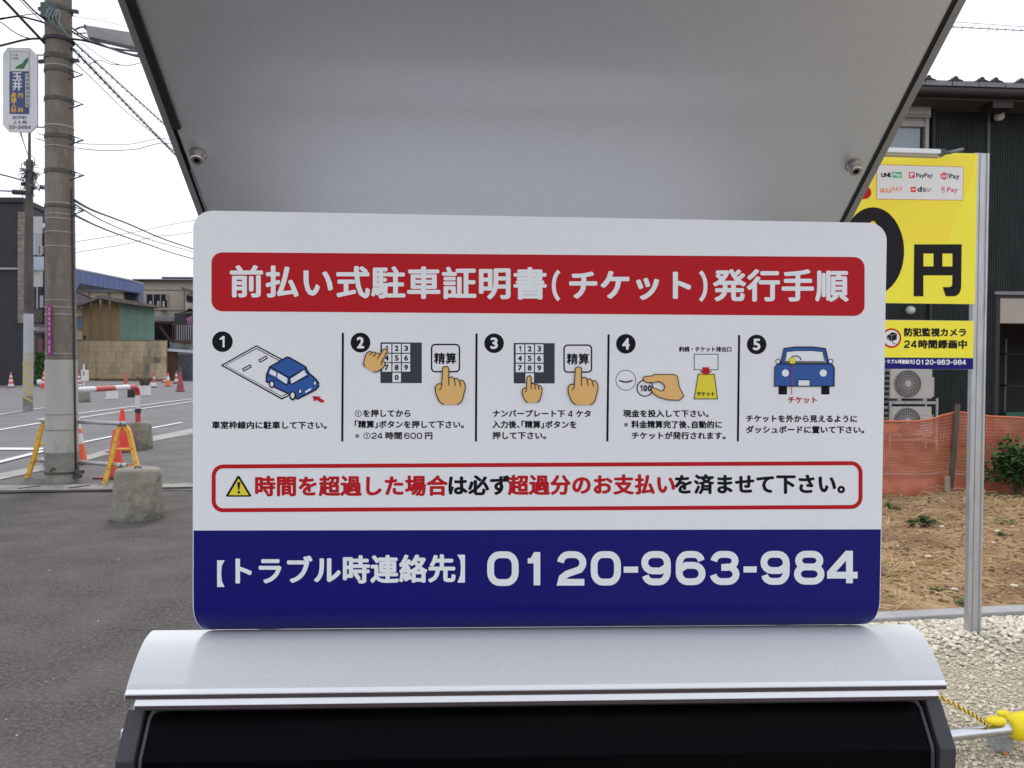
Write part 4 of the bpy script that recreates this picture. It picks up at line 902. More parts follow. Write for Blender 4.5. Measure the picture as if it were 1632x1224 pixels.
wire('overhead_wire', [(120, 402.5, 40), (200, 389, 44), (256, 375, 48), (330, 366, 50), (700, 300, 70)], .02, 'lower faint distant wire above the blue building', m=MATS['wire_faint'])
wire('overhead_wire', [(-20, 275, 24), (5, 279, 24), (38, 288, 24.5)], .022, 'wire reaching the distant pole from the left edge')
wire('overhead_wire', [(-20, 303, 24), (22, 305, 24.5)], .022, 'lower wire reaching the distant pole from the left edge')
wire('overhead_wire', [(47, 294, 24.5), (60, 299, 20), (62, 304, 18), (66, 296, 14), (78, 306, 11)], .012, 'kinked wire between the two utility poles')
wire('overhead_wire', [(33, 212, 10), (38, 228, 18), (44, 246, 24)], .010, 'guy wire from under the clinic sign to the distant pole')
spiral((97, -48, 9.72), (1700, 52, 30), 52, .09, 'spiral hung cable in the sky at the top right corner', .05, .014)
wire('overhead_wire', [(97, -62, 9.72), (1440, 29.5, 22.4), (1632, 42.5, 27.3), (1720, 49, 30)], .008, 'thin messenger wire above the spiral cable at top right')

# ---- concrete blocks (weighted bases)
blockm = mat('weathered_block', (.20, .185, .150), .95, col2=(.34, .32, .26), scale=3.0, bump=.5, bscale=45, wear=(.09, .085, .065), wscale=3.5, wth=(.48, .66))
def cblock(px, py, label, d=1.0):
    r = .229; c = GS(px, py, r)
    t = thing('concrete_weight', c, label, 'concrete weight', 'cone shaped concrete weights'); mb = MB()
    mb.lathe([(r * .97, 0), (r, .012), (r * .985, .06), (r * .93, .22), (r * .875, .40), (r * .85, .435), (r * .80, .452), (r * .60, .462), (.04, .458), (.035, .40), (.001, .40)], c, 40, jit=.002); obj('body', mb, blockm, t, smooth=True, auto=50)
    return t, c
cb, cbc = cblock(220, 833, 'nearest stained concrete weight standing alone on the asphalt')
obj('lifting_eye', MB().tube([cbc + Vector((.03 * math.cos(a), 0, .455 + .02 * math.sin(a))) for a in (0, .8, 1.6, 2.4, PI)], .006, 6), band_m, cb, smooth=True)
cb2, c2 = cblock(221, 718.5, 'mossy concrete weight carrying the right leg of the red and white barrier'); cb3, c3 = cblock(134, 641, 'pale concrete weight across the road carrying a white box on a post')
cb4, c4 = cblock(98, 746, 'concrete weight hidden behind the utility pole under the barrier')
# red and white barrier
rw = thing('barrier_rail', Vector((c2.x, c2.y, .46)), 'red and white striped pipe barrier behind the utility pole', 'barrier')
redp = mat('barrier_red', (.50, .05, .045), .45, var=.12, scale=6); whp = mat('barrier_white', (.66, .66, .70), .45, var=.06, scale=6)
zt_ = zat(213, 616.5, c2.y); R_ = .042; xR = c2.x - .01; xL = c4.x
def rail(pts, m): obj('rail_section', MB().tube(pts, R_, 14), m, rw, smooth=True, auto=50)
zq = [.42, zat(218, 655, c2.y), zat(218, 627.5, c2.y), zt_ - .16]
rail([(xR, c2.y, zq[0]), (xR, c2.y, zq[1])], redp); rail([(xR, c2.y, zq[1]), (xR, c2.y, zq[2])], whp)
def RP(px, dz=0.0):                 # point of the slanting top rail seen in column px
    A_r, B_r = Vector((xR, c2.y, zt_)), Vector((xL, c4.y, zt_)); d = ray(px, 617); k = d.x / d.y
    s = (k * A_r.y - A_r.x) / ((B_r.x - A_r.x) - k * (B_r.y - A_r.y)); return A_r.lerp(B_r, s)
rdir = (Vector((xL, c4.y, 0)) - Vector((xR, c2.y, 0))).normalized()
bend = [(xR, c2.y, zq[2])] + [Vector((xR, c2.y, zt_ - .14 + .14 * math.sin(a))) + rdir * (.14 - .14 * math.cos(a)) for a in (0, .4, .8, 1.2, PI / 2)] + [RP(204.5)]
rail(bend, redp)
for a, b, m in ((204.5, 181, whp), (181, 149.5, redp), (149.5, 121, whp), (121, 106, redp)): rail([RP(a), RP(b)], m)
bend = [RP(106)] + [Vector((xL, c4.y, zt_ - .14 + .14 * math.cos(a))) - rdir * (.14 - .14 * math.sin(a)) for a in (0, .4, .8, 1.2, PI / 2)] + [(xL, c4.y, .42)]; rail(bend, whp)
obj('clip', MB().tube([(xR, c2.y, zq[1] - .03), (xR, c2.y, zq[1] + .04)], R_ + .008, 12), wire_m, rw)
# white box on its post
wbp = thing('post_box', Vector((c3.x, c3.y, .45)), 'small white box on a thin post across the road', 'post box')
obj('post', MB().tube([(c3.x, c3.y, .45 + hz(c3.x, c3.y)), (c3.x, c3.y, zat(136, 580, c3.y))], .03, 8), whp, wbp, smooth=True, auto=40)
a, b = P(130.5, 606.5, c3.y - .06), P(141, 589.5, c3.y - .06); obj('box', MB().box((a.x, c3.y - .12, a.z), (b.x, c3.y - .04, b.z)), mat('box_white', (.68, .68, .64), .5), wbp)
for q in (0, 1): a, b = P(132, 594.5 + q * 3.3, c3.y - .13), P(134.3, 592 + q * 3.3, c3.y - .13); obj('notice', MB().box((a.x, c3.y - .126, a.z), (b.x, c3.y - .1205, b.z)), MATS['print_dark_grey'], wbp)

# ---- yellow A-frame barricades
yb = mat('barricade_yellow', (.78, .44, .055), .5, var=.1, scale=8, wear=(.45, .24, .05), wscale=9, wth=(.62, .72)); yb2 = mat('barricade_orange', (.60, .26, .05), .6, var=.2, scale=20)
def aframe(pxc, pyf, w, label, yaw):
    g = G(pxc, pyf); t = thing('barricade', g, label, 'barricade', 'yellow A-frame barricades', yaw); Mx = WM[t.name]
    k = g.y / F; H = .70; w_ = w
    pts = [(-w_, 0, 0), (-w_ * .66, 0, H * .38), (-w_ * .36, 0, H * .80), (-w_ * .24, 0, H * .92), (0, 0, H), (w_ * .24, 0, H * .92), (w_ * .36, 0, H * .80), (w_ * .66, 0, H * .38), (w_, 0, 0)]
    sm_ = catmull(pts, False, 4)
    def leg(ps, nm):
        mb = MB()
        for a, b in zip(ps, ps[1:]):
            a, b = Vector(a), Vector(b); d = (b - a).normalized(); n_ = Vector((d.z, 0, -d.x)); hw, hd = .021, .030
            mb.add([a + n_ * hw + Vector((0, hd, 0)), a - n_ * hw + Vector((0, hd, 0)), a - n_ * hw - Vector((0, hd, 0)), a + n_ * hw - Vector((0, hd, 0)),
                    b + n_ * hw + Vector((0, hd, 0)), b - n_ * hw + Vector((0, hd, 0)), b - n_ * hw - Vector((0, hd, 0)), b + n_ * hw - Vector((0, hd, 0))], [(0, 1, 5, 4), (1, 2, 6, 5), (2, 3, 7, 6), (3, 0, 4, 7), (0, 3, 2, 1), (4, 5, 6, 7)])
        return obj(nm, mb, yb, t, world=False)
    h_ = len(sm_) // 2
    leg(sm_[:h_ + 1], 'leg'); leg(sm_[h_:], 'leg')
    for ps in (sm_[:h_ - 4], sm_[h_ + 5:]):
        for q in range(1, len(ps) - 1, 2):
            a = Vector(ps[q]); obj('hole', MB().obox(a + Vector((0, -.0305, 0)), (.010, 0, 0), (0, .001, 0), (0, 0, .016)), yb2, t, world=False)
    for z, f in ((H * .60, .50), (H * .30, .74)): obj('cross_bar', MB().tube([(-w_ * f, 0, z), (w_ * f, 0, z)], .013, 8), yb2 if z < .3 else yb, t, world=False, smooth=True, auto=40)
    obj('cross_bar', MB().tube([(-w_ * .70, -.01, H * .34), (w_ * .70, -.01, H * .34)], .008, 8), yb2, t, world=False)
    for z in (H + .02, H * .33):
        for q in (-.035, .035): obj('pipe_clamp', MB().tube([(q - .02, -.05, z + .0), (q + .02, -.05, z + .0)], .030, 10), galv, t, world=False, smooth=True, auto=40)
    return t, g
af1, g1 = aframe(197, 772.5, .215, 'right yellow A-frame barricade beside the nearest concrete weight', .12)
af2, g2 = aframe(76, 762, .235, 'left yellow A-frame barricade half hidden by the utility pole', .12)
pipem = mat('steel_pipe', (.46, .47, .48), .35, .7, var=.1, scale=12)
for z, lab in ((.72, 'upper grey steel pipe joining the two yellow barricades'), (.235, 'lower grey steel pipe joining the two yellow barricades')):
    a, b = g1 + Vector((.06, -.05 + .0, z)), g2 + Vector((-.06, -.05, z)); a = g1 + Vector((.03, -.05, z)); 
    dpt = Vector((0, 0.0, 0)); obj('barricade_pipe', MB().tube([a, b], .0243, 14), pipem, None, lab, 'steel pipe', 'pipes of the barricade', smooth=True, auto=40)

# ---- traffic cones
cone_red = mat('cone_red', (.72, .045, .03), .5, var=.08, scale=6); cone_or = mat('cone_orange', (.80, .13, .03), .5); cone_w = mat('cone_white', (.68, .66, .64), .4); base_blk = mat('cone_base', (.05, .035, .035), .7)
cone_faded = mat('cone_faded', (.42, .10, .09), .6, var=.3, scale=8)
def cone(px, py, h, label, bands=(), body=None, base=None, spiral_=False, grp='traffic cones', bw=.19):
    g = GS(px, py, .13); t = thing('traffic_cone', g, label, 'traffic cone', grp); body = body or cone_red
    r0_, r1_ = .135 * h / .7, .027 * h / .7
    mb = MB(); mb.box((g.x - bw, g.y - bw, g.z), (g.x + bw, g.y + bw, g.z + .028)); bev(obj('base', mb, base or base_blk, t), .008)
    rad = lambda f: r0_ + (r1_ - r0_) * f
    cuts = sorted(set([0.0, 1.0] + [v for b in bands for v in b]))
    for a, b in zip(cuts, cuts[1:]):
        w = any(x <= a + 1e-6 and b <= y + 1e-6 for x, y in bands); mb = MB()
        H_ = h - .03; pr_ = [(rad(a), .03 + a * H_), (rad(b), .03 + b * H_)]
        if b == 1.0: pr_ += [(r1_ * .7, .03 + H_ * 1.015), (.003, .03 + H_ * 1.02)]
        mb.lathe(pr_, g, 24); obj('reflective_band' if w else 'cone_body', mb, cone_w if w else body, t, smooth=True, auto=40)
    return t
cone(195, 722, .69, 'red traffic cone whose tip shows above the right barricade')
cone(184, 764, .60, 'near red traffic cone standing inside the right barricade', base=mat('cone_base_red', (.16, .02, .025), .6))
cone(123, 741, .68, 'orange and white traffic cone just right of the utility pole', ((.40, .62), (.72, .95)), cone_or)
spb = ((.05, .20), (.38, .52), (.68, .82))
cone(17.5, 617.5, .80, 'faded striped cone left of the distant pole', spb, mat('cone_faded_pink', (.55, .16, .13), .6), mat('base_grey', (.12, .11, .11), .8))
cone(71, 618.5, .95, 'bright striped cone beside the left side of the utility pole', ((.26, .36), (.52, .62), (.78, .88)), cone_red, cone_red)
cone(126, 617, .75, 'dull striped cone directly right of the utility pole across the road', spb, cone_faded)
cone(200.5, 621, .90, 'red cone showing over the striped barrier rail', ((.1, .3),), cone_faded)
cone(244.5, 617.5, .85, 'dark red and white cone right of the white planter', ((.05, .3), (.55, .7)), cone_faded)
cone(262.5, 609.5, .7, 'distant faded cone against the block wall corner', spb, cone_faded)
cone(268, 616, .78, 'orange cone with one white band near the wall corner', ((.45, .78),), cone_or)
cone(281, 611.5, .8, 'distant dark cone with yellow white stripes', ((.15, .35), (.6, .75)), cone_faded)
cone(287.5, 624, 1.0, 'tall dull red cone nearest the white panel edge', (), mat('cone_dull_red', (.30, .07, .07), .7, var=.3, scale=5))

# ---- white planters and black box
def pot(px, py, w, h, label):
    g = GS(px, py, w / 2); t = thing('planter', g, label, 'planter', 'white planters across the road'); mb = MB()
    mb.lathe([(w / 2 * .94, 0), (w / 2, h * .97), (w / 2 * 1.03, h), (w / 2 * .9, h), (w / 2 * .88, h - .05), (.002, h - .05)], g, 24); obj('pot', mb, mat('pot_white', (.80, .80, .77), .5), t, smooth=True, auto=40); return t, g
pot(179, 635.5, .47, .42, 'left white planter without a plant across the road')
t, g = pot(230.5, 630.5, .53, .44, 'right white planter with a dry grassy plant'); mb = MB()
for _ in range(90):
    a = random.uniform(0, 6.28); r = random.uniform(0, .15); p = g + Vector((math.cos(a) * r, math.sin(a) * r, .38)); mb.tube([p, p + Vector((math.cos(a) * .1, math.sin(a) * .1, .25)), p + Vector((math.cos(a) * .28, math.sin(a) * .2, random.uniform(.3, .5)))], [.012, .009, .004], 4)
obj('dry_leaves', mb, mat('dry_plant', (.10, .085, .06), .9, var=.3, scale=10), t, kind='stuff')
g = G(208.5, 633); mb = MB().box((g.x - .15, g.y, g.z), (g.x + .17, g.y + .35, g.z + .42)); bev(obj('black_box', mb, mat('box_black', (.02, .02, .025), .6), None, 'black box between the two white planters', 'box'), .01)
g = G(163, 636.5); obj('fallen_leaflet', MB().box((g.x, g.y, g.z + .012), (g.x + .2, g.y + .3, g.z + .02)), paint, None, 'flat pale scrap on the road beside the left planter', 'scrap')

# ============================================================ FAR LEFT: BUILDINGS
def fp_(pts, Y, t):
    n = len(pts); return MB().add([P(x, y, Y) for x, y in pts] + [P(x, y, Y + t) for x, y in pts], [tuple(range(n)), tuple(range(2 * n - 1, n - 1, -1))] + [(i, n + i, n + (i + 1) % n, (i + 1) % n) for i in range(n)])
def q4(x0, y0, x1, y1): return [(x0, y0), (x1, y0), (x1, y1), (x0, y1)]
# dark office block
office = thing('office_building', Vector((-28.7, 48, 0)), 'dark three storey office block behind the distant pole at the left edge', 'building')
zO = zat(20, 323, 48); c0 = P(38, 500, 48); c1 = P(75, 500, 51.4); dv = (Vector((c1.x - c0.x, c1.y - c0.y, 0))).normalized(); on = Vector((dv.y, -dv.x, 0))
dkw = mat('office_wall', (.030, .027, .036), .7, var=.15, scale=1.2); z_ = Vector((0, 0, 1))
LO = (P(97, 500, 53.4) - c0).length
A = Vector((-52, 48, 0)); B = Vector((c0.x, 48, 0)); C_ = B + dv * LO; D = Vector((-52, 60, 0))
obj('wall', MB().prism([A, B, C_, D], (0, 0, zO)), dkw, office)
obj('parapet', MB().prism([A + Vector((0, -.15, zO + .001)), B + Vector((.1, -.15, zO + .001)), C_ + on * .15 + z_ * (zO + .001), D + z_ * (zO + .001)], (0, 0, .28)), dkw, office)
obj('ledge_pipe', MB().tube([P(-20, 428, 47.8), P(35, 428.5, 47.8)], .06, 6), mat('pipe_pale', (.42, .42, .42), .6), office)
def OF(x, y, k=0.0): return onplane(x, y, B + on * k, on)
def ob(name, x0, y0, x1, y1, k, m, t=.12, par=None): return obj(name, MB().prism([OF(x0, y0, k), OF(x1, y0, k), OF(x1, y1, k), OF(x0, y1, k)], -on * t), m, par or office)
stone = mat('pilaster_stone', (.24, .22, .19), .85, var=.3, scale=3)
mb = MB(); y = 338
while y < 514:
    j = random.uniform(0, .06); a, b = zat(35, y + 2.6, 47.8), zat(35, y, 47.8); mb.box((P(30, y, 47.8).x, 47.72 - j, a), (c0.x + .12 + j, 48.3, b)); y += 3.0
obj('stone_cladding', mb, stone, office, kind='stuff')
white_p = mat('spandrel', (.42, .41, .41), .6); gl_dark = mat('office_glass', (.025, .03, .04), .12, spec=.8); gl_blue = mat('balcony_glass', (.16, .24, .33), .2, spec=.6)
ob('spandrel', 53, 345, 72, 372, .05, white_p); ob('spandrel', 53, 432, 72, 457, .05, white_p)
for (y0, y1, a) in ((372, 407, 0), (457, 492, 1)):
    w = ob('window', 53, y0, 72, y1, .06, gl_dark); ob('pane', 53.3, y0 + 1, 58.5, y1 - 1, .08, gl_blue if not a else gl_dark, .015, w); ob('frame', 58.7, y0, 60, y1, .11, white_p, .04, w); ob('curtain', 63.5, y0 + (14 if a else 20), 69, y1 - 2, .085, mat('curtain_grey', (.30, .31, .33), .8), .01, w)
ob('balcony_panel', 53, 409, 70, 431, .30, gl_blue, .03); ob('corner_post', 70.5, 345, 76, 600, .12, dkw)
ob('door_recess', 53, 532, 75, 600, .03, mat('recess_brown', (.05, .04, .035), .8)); ob('door_post', 53.2, 532, 56, 600, .12, mat('post_brown', (.11, .095, .08), .8)); ob('shop_window', 60, 540, 73, 562, .06, mat('shop_pink', (.14, .045, .07), .4))
sg_ = ob('fascia', 50, 517, 76, 531, .18, mat('fascia_brown', (.085, .07, .065), .7)); 
i = Ink(lambda x, y, l: OF(x, y, .19 + .004 * l), True); i.run('埼玉土地', 51.5, 75, 524, 524.5, 6, 1, bold=.2); i.done('lettering', white_p, sg_)
ob('base_course', 53, 493, 72, 514, .04, mat('base_olive', (.06, .055, .045), .8))
g = OF(66, 600, .5); g.z = .28
def bushf(c, rx, h, n, ls, label):
    t = thing('shrub', c, label, 'shrub'); mb = MB()
    for _ in range(n):
        a = random.uniform(0, 6.28); r = rx * math.sqrt(random.random()); zf = random.random(); r *= .5 + .7 * math.sin(PI * min(.95, zf + .15)); p = c + Vector((math.cos(a) * r, math.sin(a) * r, zf * h)); u = Vector((random.gauss(0, 1), random.gauss(0, 1), random.gauss(0, 1))).normalized() * ls; w = u.cross(Vector((random.gauss(0, 1), random.gauss(0, 1), random.gauss(0, 1)))).normalized() * ls * .5
        mb.add([p - u, p + w, p + u, p - w], [(0, 1, 2, 3)])
    obj('leaves', mb, leaf_m, t, kind='stuff'); obj('stem', MB().tube([c, c + Vector((0, 0, h * .7))], .04, 6), MATS['stem_brown'], t)
bushf(Vector((P(68, 600, 47).x, 47, .25)), .55, 1.9, 900, .10, 'leafy green shrub at the entrance of the dark office block')
tbx = P(63, 598, 46.5); obj('white_bin', MB().lathe([(.14, 0), (.15, .25), (.1, .30)], (tbx.x, 46.5, .27), 16), MATS['pot_white'], None, 'small white bin in front of the office shrub', 'bin', smooth=True)

# long blue building
blue = mat('blue_cladding', (.145, .175, .33), .7, var=.05, scale=.5, spec=.08); bluew = thing('blue_building', P(160, 600, 90), 'long blue flat sided building rising behind the sheds', 'building')
zB = zat(120, 430, 85)
b0, b1_, b2_ = at(84, 81, 0), at(210, 96, 0), at(232.5, 99.5, 0); b3_ = b0 + (b2_ - b1_)
obj('wall', MB().prism([b0, b1_, b2_, b3_], (0, 0, zB)), blue, bluew)
for k in range(14):
    a = b0.lerp(b1_, (k + .5) / 14); obj('cladding_seam', MB().box((a.x - .04, a.y - .06, 5.5), (a.x + .04, a.y + .02, zB - .3)), mat('blue_seam', (.135, .165, .315), .7), bluew)
obj('coping', MB().prism([b0 + Vector((0, -.12, zB + .002)), b1_ + Vector((.1, -.12, zB + .002)), b2_ + Vector((.12, 0, zB + .002)), b3_ + z_ * (zB + .002)], (0, 0, .16)), mat('coping_grey', (.30, .31, .35), .6), bluew)
# low building under it
low = thing('low_building', P(160, 600, 78), 'low beige building with a dark roof in front of the blue one', 'building'); beige = mat('beige_render', (.50, .44, .33), .8, var=.08, scale=1.5)
dkroof = mat('roof_dark_slate', (.045, .045, .055), .7, var=.15, scale=2)
a = P(127, 465, 78); b = P(197, 465, 78); obj('wall', MB().box((a.x, 78, 0), (b.x, 82, P(160, 464.5, 78).z)), beige, low)
obj('wall', MB().box((b.x + .01, 78.3, 0), (P(218, 465, 78).x, 82, P(200, 464, 78).z)), mat('wall_blue_grey', (.10, .12, .19), .7), low)
obj('roof', fp_([(121, 463), (127, 451.5), (150, 455.5), (175, 459.8), (198, 463), (224, 467.5), (224, 469), (196, 464.8), (175, 462.6), (127, 462.5)], 77.2, 4), dkroof, low)
obj('eaves_board', fp_([(126, 462.7), (197, 464.6), (197, 466), (126, 464.3)], 77.6, .3), mat('eaves_pale', (.45, .42, .38), .7), low)
for x in (141, 173): obj('rain_pipe', fp_(q4(x, 466, x + 1.2, 472 + (x > 150) * 4), 77.9, .08), band_m, low)
obj('window', fp_(q4(200, 466.5, 215, 478), 78.2, .08), gl_dark, low)
# grey gabled roof just right of the pole
gh = thing('gabled_house', P(122, 600, 70), 'house with a grey roof slope half behind the utility pole', 'house')
obj('roof', fp_([(90, 463), (121, 463.5), (148, 476), (148, 492), (90, 492)], 70, 4), mat('roof_grey', (.19, .185, .20), .8, var=.12, scale=2), gh); obj('wall', MB().box((P(90, 480, 70).x, 70.3, 0), (P(146, 480, 70).x, 73.8, P(120, 492, 70).z)), beige, gh)
obj('bargeboard', fp_([(121, 462.6), (148.5, 475.3), (148.5, 476.8), (121, 464.4)], 69.9, .08), dkroof, gh)
# shed of boards and green sheet
shed = thing('garden_shed', P(190, 600, 64), 'shed of bare boards and green sheeting under a sloping roof', 'shed'); wood = mat('bare_boards', (.27, .175, .085), .85, col2=(.38, .27, .14), scale=.9, stretch=(1, 1, .3), wear=(.14, .07, .035), wscale=.8, wth=(.52, .7))
gsh = mat('green_sheet', (.20, .32, .265), .6, var=.08, scale=.8)
obj('wall', fp_([(122, 492), (245, 492), (245, 604), (122, 604)], 64.4, 3.6), mat('shed_brown', (.10, .075, .05), .9), shed)  # even dark brown body behind the boards and sheets
for x0, x1, yt0, yt1 in ((132, 144, 484, 480.5), (146.4, 159, 479.8, 476.2), (161, 174, 476.5, 479), (176, 190, 479.5, 482.5)): obj('board', fp_([(x0, yt0), (x1, yt1), (x1, 541.5), (x0, 541.5)], 64.2, .06), wood, shed)
for x in (145.2, 160, 175): obj('batten', fp_(q4(x - .7, 484, x + .7, 541.5), 64.12, .07), mat('batten_grey', (.34, .31, .25), .8), shed)
for x in (149, 164, 180): obj('batten', fp_(q4(x - .9, 479.5, x + .9, 487), 64.05, .07), MATS['batten_grey'], shed)
for k in range(4):
    x0, x1 = 190.2 + k * 14, 190.2 + (k + 1) * 14 - .25; obj('sheet', fp_([(x0, 483.5 + k * 1.8), (x1, 485 + k * 1.8), (x1, 542), (x0, 542)], 64.2, .05), gsh, shed)
shr = obj('roof', fp_([(117, 487.5), (158, 470.2), (163, 470.5), (252, 487), (252, 490.5), (225, 487.5), (190, 482), (160, 475.3), (158, 475.3), (117, 491)], 63.4, 4.5), mat('shed_roof', (.20, .175, .15), .9, var=.25, scale=1.5), shed)
obj('eaves_board', fp_([(190, 482.2), (252, 490.7), (252, 492.2), (190, 484)], 63.5, .1), dkroof, shed); obj('roof_edge', fp_([(117, 491.2), (158, 475.5), (160, 475.5), (190, 482.2), (190, 484), (160, 477.5), (158, 477.5), (117, 493.2)], 63.5, .1), dkroof, shed)
obj('side_wall', fp_(q4(120, 490, 131.6, 541.5), 64.25, .1), beige, shed); w_ = obj('window', fp_(q4(122.5, 505, 131.2, 522), 64.15, .08), gl_blue, shed); obj('frame', fp_(q4(121.8, 504, 131.4, 505), 64.08, .06), wf, w_); obj('frame', fp_(q4(121.8, 522, 131.4, 523.4), 64.08, .06), wf, w_)
g = P(173, 540, 63.6); obj('lantern', MB().box((g.x - .10, 60.05, zat(173, 541, 60)), (g.x + .08, 60.15, zat(173, 534.5, 60))), band_m, None, 'small dark box standing on the wall in front of the boards', 'box')
# block wall
wallm = mat('stained_block_wall', (.62, .49, .31), .9, var=.10, scale=.5, stretch=(1, 1, .3), wear=(.23, .20, .16), wscale=.8, wth=(.47, .66), bump=.3, bscale=8)
bwall = thing('block_wall', Vector((P(190, 600, 60).x, 60, 0)), 'stained yellowish block wall along the far side of the road', 'wall')
x0, x1 = P(60, 541, 60).x, P(265, 541, 60).x; zw = zat(190, 542.5, 60)
ncol = 24; hrow = (zw - .02) / 8
wallms = [wallm] + [mat('stained_block_wall_%s' % s, c, .9, var=.12, scale=.5, stretch=(1, 1, .3), wear=w, wscale=ws, wth=(.48, .66), bump=.3, bscale=8) for s, c, w, ws in (('pale', (.60, .50, .34), (.30, .26, .20), .7), ('dark', (.50, .41, .27), (.19, .17, .14), .6))]
for r in range(8):
    n_ = 22; off = (r % 2) * .5; 
    for k in range(n_ + 1):
        a = x0 + (x1 - x0) * max(0, k - off) / n_; b = x0 + (x1 - x0) * min(n_, k + 1 - off) / n_
        if b - a < .05: continue
        j = random.uniform(0, .006); obj('block', MB().box((a + .006, 60 - j, r * hrow + .004), (b - .006, 60.19, (r + 1) * hrow - .008)), random.choices(wallms, (10, 2, 1))[0], bwall)
obj('wall_core', MB().box((x0, 60.012, 0), (x1, 60.18, zw - .02)), mat('mortar', (.27, .23, .16), .9), bwall)
obj('coping', MB().box((x0, 59.97, zw - .015), (x1 + .03, 60.22, zw + .04)), mat('coping_stained', (.22, .20, .17), .9, var=.3, scale=1), bwall)
mb = MB()
for _ in range(160):
    x = random.uniform(x0, x1); v, f = rock((x, 59.8 + random.uniform(-.25, .1), .27 + random.uniform(0, .10)), random.uniform(.08, .22)); mb.add(v, f)
obj('rubble', mb, mat('rusty_earth', (.20, .10, .05), .95, var=.3, scale=3), None, 'rusty earth and rubble along the foot of the block wall', 'rubble', kind='stuff')
# beige house with tiles
bh = thing('beige_house', P(260, 600, 70), 'beige two storey house with a tiled roof and an open dark garage', 'house'); hb = mat('house_beige', (.46, .415, .35), .8, var=.06, scale=1)
xa, xb = P(229, 500, 70).x, P(420, 500, 70).x
zz = lambda y, Y=70: zat(260, y, Y)
obj('wall', MB().box((xa, 70, zz(512)), (xb, 76, zz(447))), hb, bh); obj('wall', MB().box((P(278, 500, 70).x, 70, 0), (xb, 76, zz(512) - .002)), mat('house_pale', (.46, .45, .44), .8), bh)
obj('wall', MB().box((xa, 70, 0), (P(245, 500, 70).x, 70.15, zz(512) - .002)), hb, bh); obj('garage_interior', MB().box((xa - 3, 75, 0), (P(330, 5, 70).x, 75.1, zz(500))), mat('black_void', (.012, .012, .014), .9), bh)  # back wall coloured black to give the garage its darkness
obj('lintel', MB().box((P(245, 5, 70).x, 69.85, zz(512)), (P(279, 5, 70).x, 69.98, zz(505))), mat('lintel_grey', (.36, .36, .37), .7), bh)
for y in (462, 494): obj('string_course', MB().box((xa, 69.93, zz(y + .6)), (xb, 69.995, zz(y))), mat('course_brown', (.20, .17, .14), .8), bh)
wn = obj('window', MB().box((P(232.5, 5, 70).x, 69.93, zz(489)), (P(267, 5, 70).x, 69.99, zz(469))), gl_dark, bh)
for x in (232, 243.3, 255, 266.5): obj('frame', MB().box((P(x, 5, 70).x, 69.86, zz(489.5)), (P(x + 1, 5, 70).x, 69.925, zz(468.6))), white_p, wn)
obj('frame', MB().box((P(233, 5, 70).x, 69.87, zz(469.3)), (P(267, 5, 70).x, 69.92, zz(468.6))), white_p, wn)
for x in (237.5, 250, 258.5): obj('curtain', MB().box((P(x, 5, 70).x, 69.90, zz(489)), (P(x + 3.4, 5, 70).x, 69.928, zz(480))), mat('curtain_white', (.48, .48, .48), .8), wn)
obj('flag_curtain', MB().box((P(263.5, 5, 70).x, 69.90, zz(478)), (P(266.3, 5, 70).x, 69.928, zz(470.5))), mat('curtain_ochre', (.38, .24, .12), .8), wn)
obj('roof', MB().box((P(211, 5, 69.5).x, 69.5, zz(447, 69.5)), (xb, 74, zz(444.5, 69.5))), dkroof, bh); obj('roof', MB().box((P(254, 5, 69.7).x, 70.0, zz(444.4, 69.5)), (xb, 74, zz(440.5, 69.5))), dkroof, bh)
for k in range(46):
    x = 211 + k * 3.1; obj('eaves_tile', MB().tube([(P(x, 5, 69.4).x, 69.35, zz(445.4, 69.4)), (P(x, 5, 69.4).x, 71, zz(444.6, 69.4))], .062, 6), MATS['coping_grey'], bh)
for k in range(31):
    x = 254 + k * 3.1; obj('eaves_tile', MB().tube([(P(x, 5, 69.4).x, 69.9, zz(440.7, 69.4)), (P(x, 5, 69.4).x, 71.5, zz(439.6, 69.4))], .062, 6), MATS['coping_grey'], bh)
obj('gutter_box', MB().box((P(256, 5, 69.8).x, 69.6, zz(497)), (P(264, 5, 69.8).x, 69.85, zz(494.5))), band_m, bh)
obj('rain_pipe', MB().tube([(P(293, 5, 69.9).x, 69.9, zz(520)), (P(293, 5, 69.9).x, 69.9, zz(463))], .05, 6), MATS['coping_stained'], bh)
# annexe with balcony at the panel's edge
an = thing('annexe', P(300, 600, 66), 'small annexe with a dark lean-to roof and a railed balcony beside the white panel', 'annexe')
obj('lean_to_roof', fp_([(287, 458), (292, 458), (330, 470), (330, 474), (292, 463)], 66, 3), mat('lean_roof', (.13, .11, .095), .8), an); obj('wall', MB().box((P(294, 5, 66.4).x, 66.4, zat(300, 545, 66)), (P(350, 5, 66.4).x, 69, zat(300, 466, 66))), hb, an)
obj('window', fp_([(297, 470), (330, 477), (330, 488), (297, 480)], 66.3, .08), gl_dark, an); obj('canopy', fp_([(292, 497), (330, 478), (330, 495), (300, 492)], 65.6, .3), mat('canopy_grey', (.42, .42, .44), .7), an)
obj('canopy_frame', fp_([(287, 497), (330, 497), (330, 498.5), (287, 498.5)], 65.5, .3), band_m, an); obj('post', fp_(q4(292.5, 498, 294.5, 560), 65.5, .1), band_m, an)
obj('balcony_floor', MB().box((P(273, 5, 64).x, 64, zat(290, 546, 64)), (P(350, 5, 64).x, 66.3, zat(290, 541.5, 64))), mat('deck_brown', (.12, .07, .055), .8), an)
obj('top_rail', fp_([(273, 516.5), (350, 517), (350, 518.4), (273, 518)], 64, .08), MATS['deck_brown'], an)
obj('dark_recess', MB().box((P(277, 5, 66.2).x, 66.15, zat(300, 541, 66)), (P(350, 5, 66.2).x, 66.3, zat(300, 499, 66))), mat('recess_grey', (.07, .065, .075), .8), an)
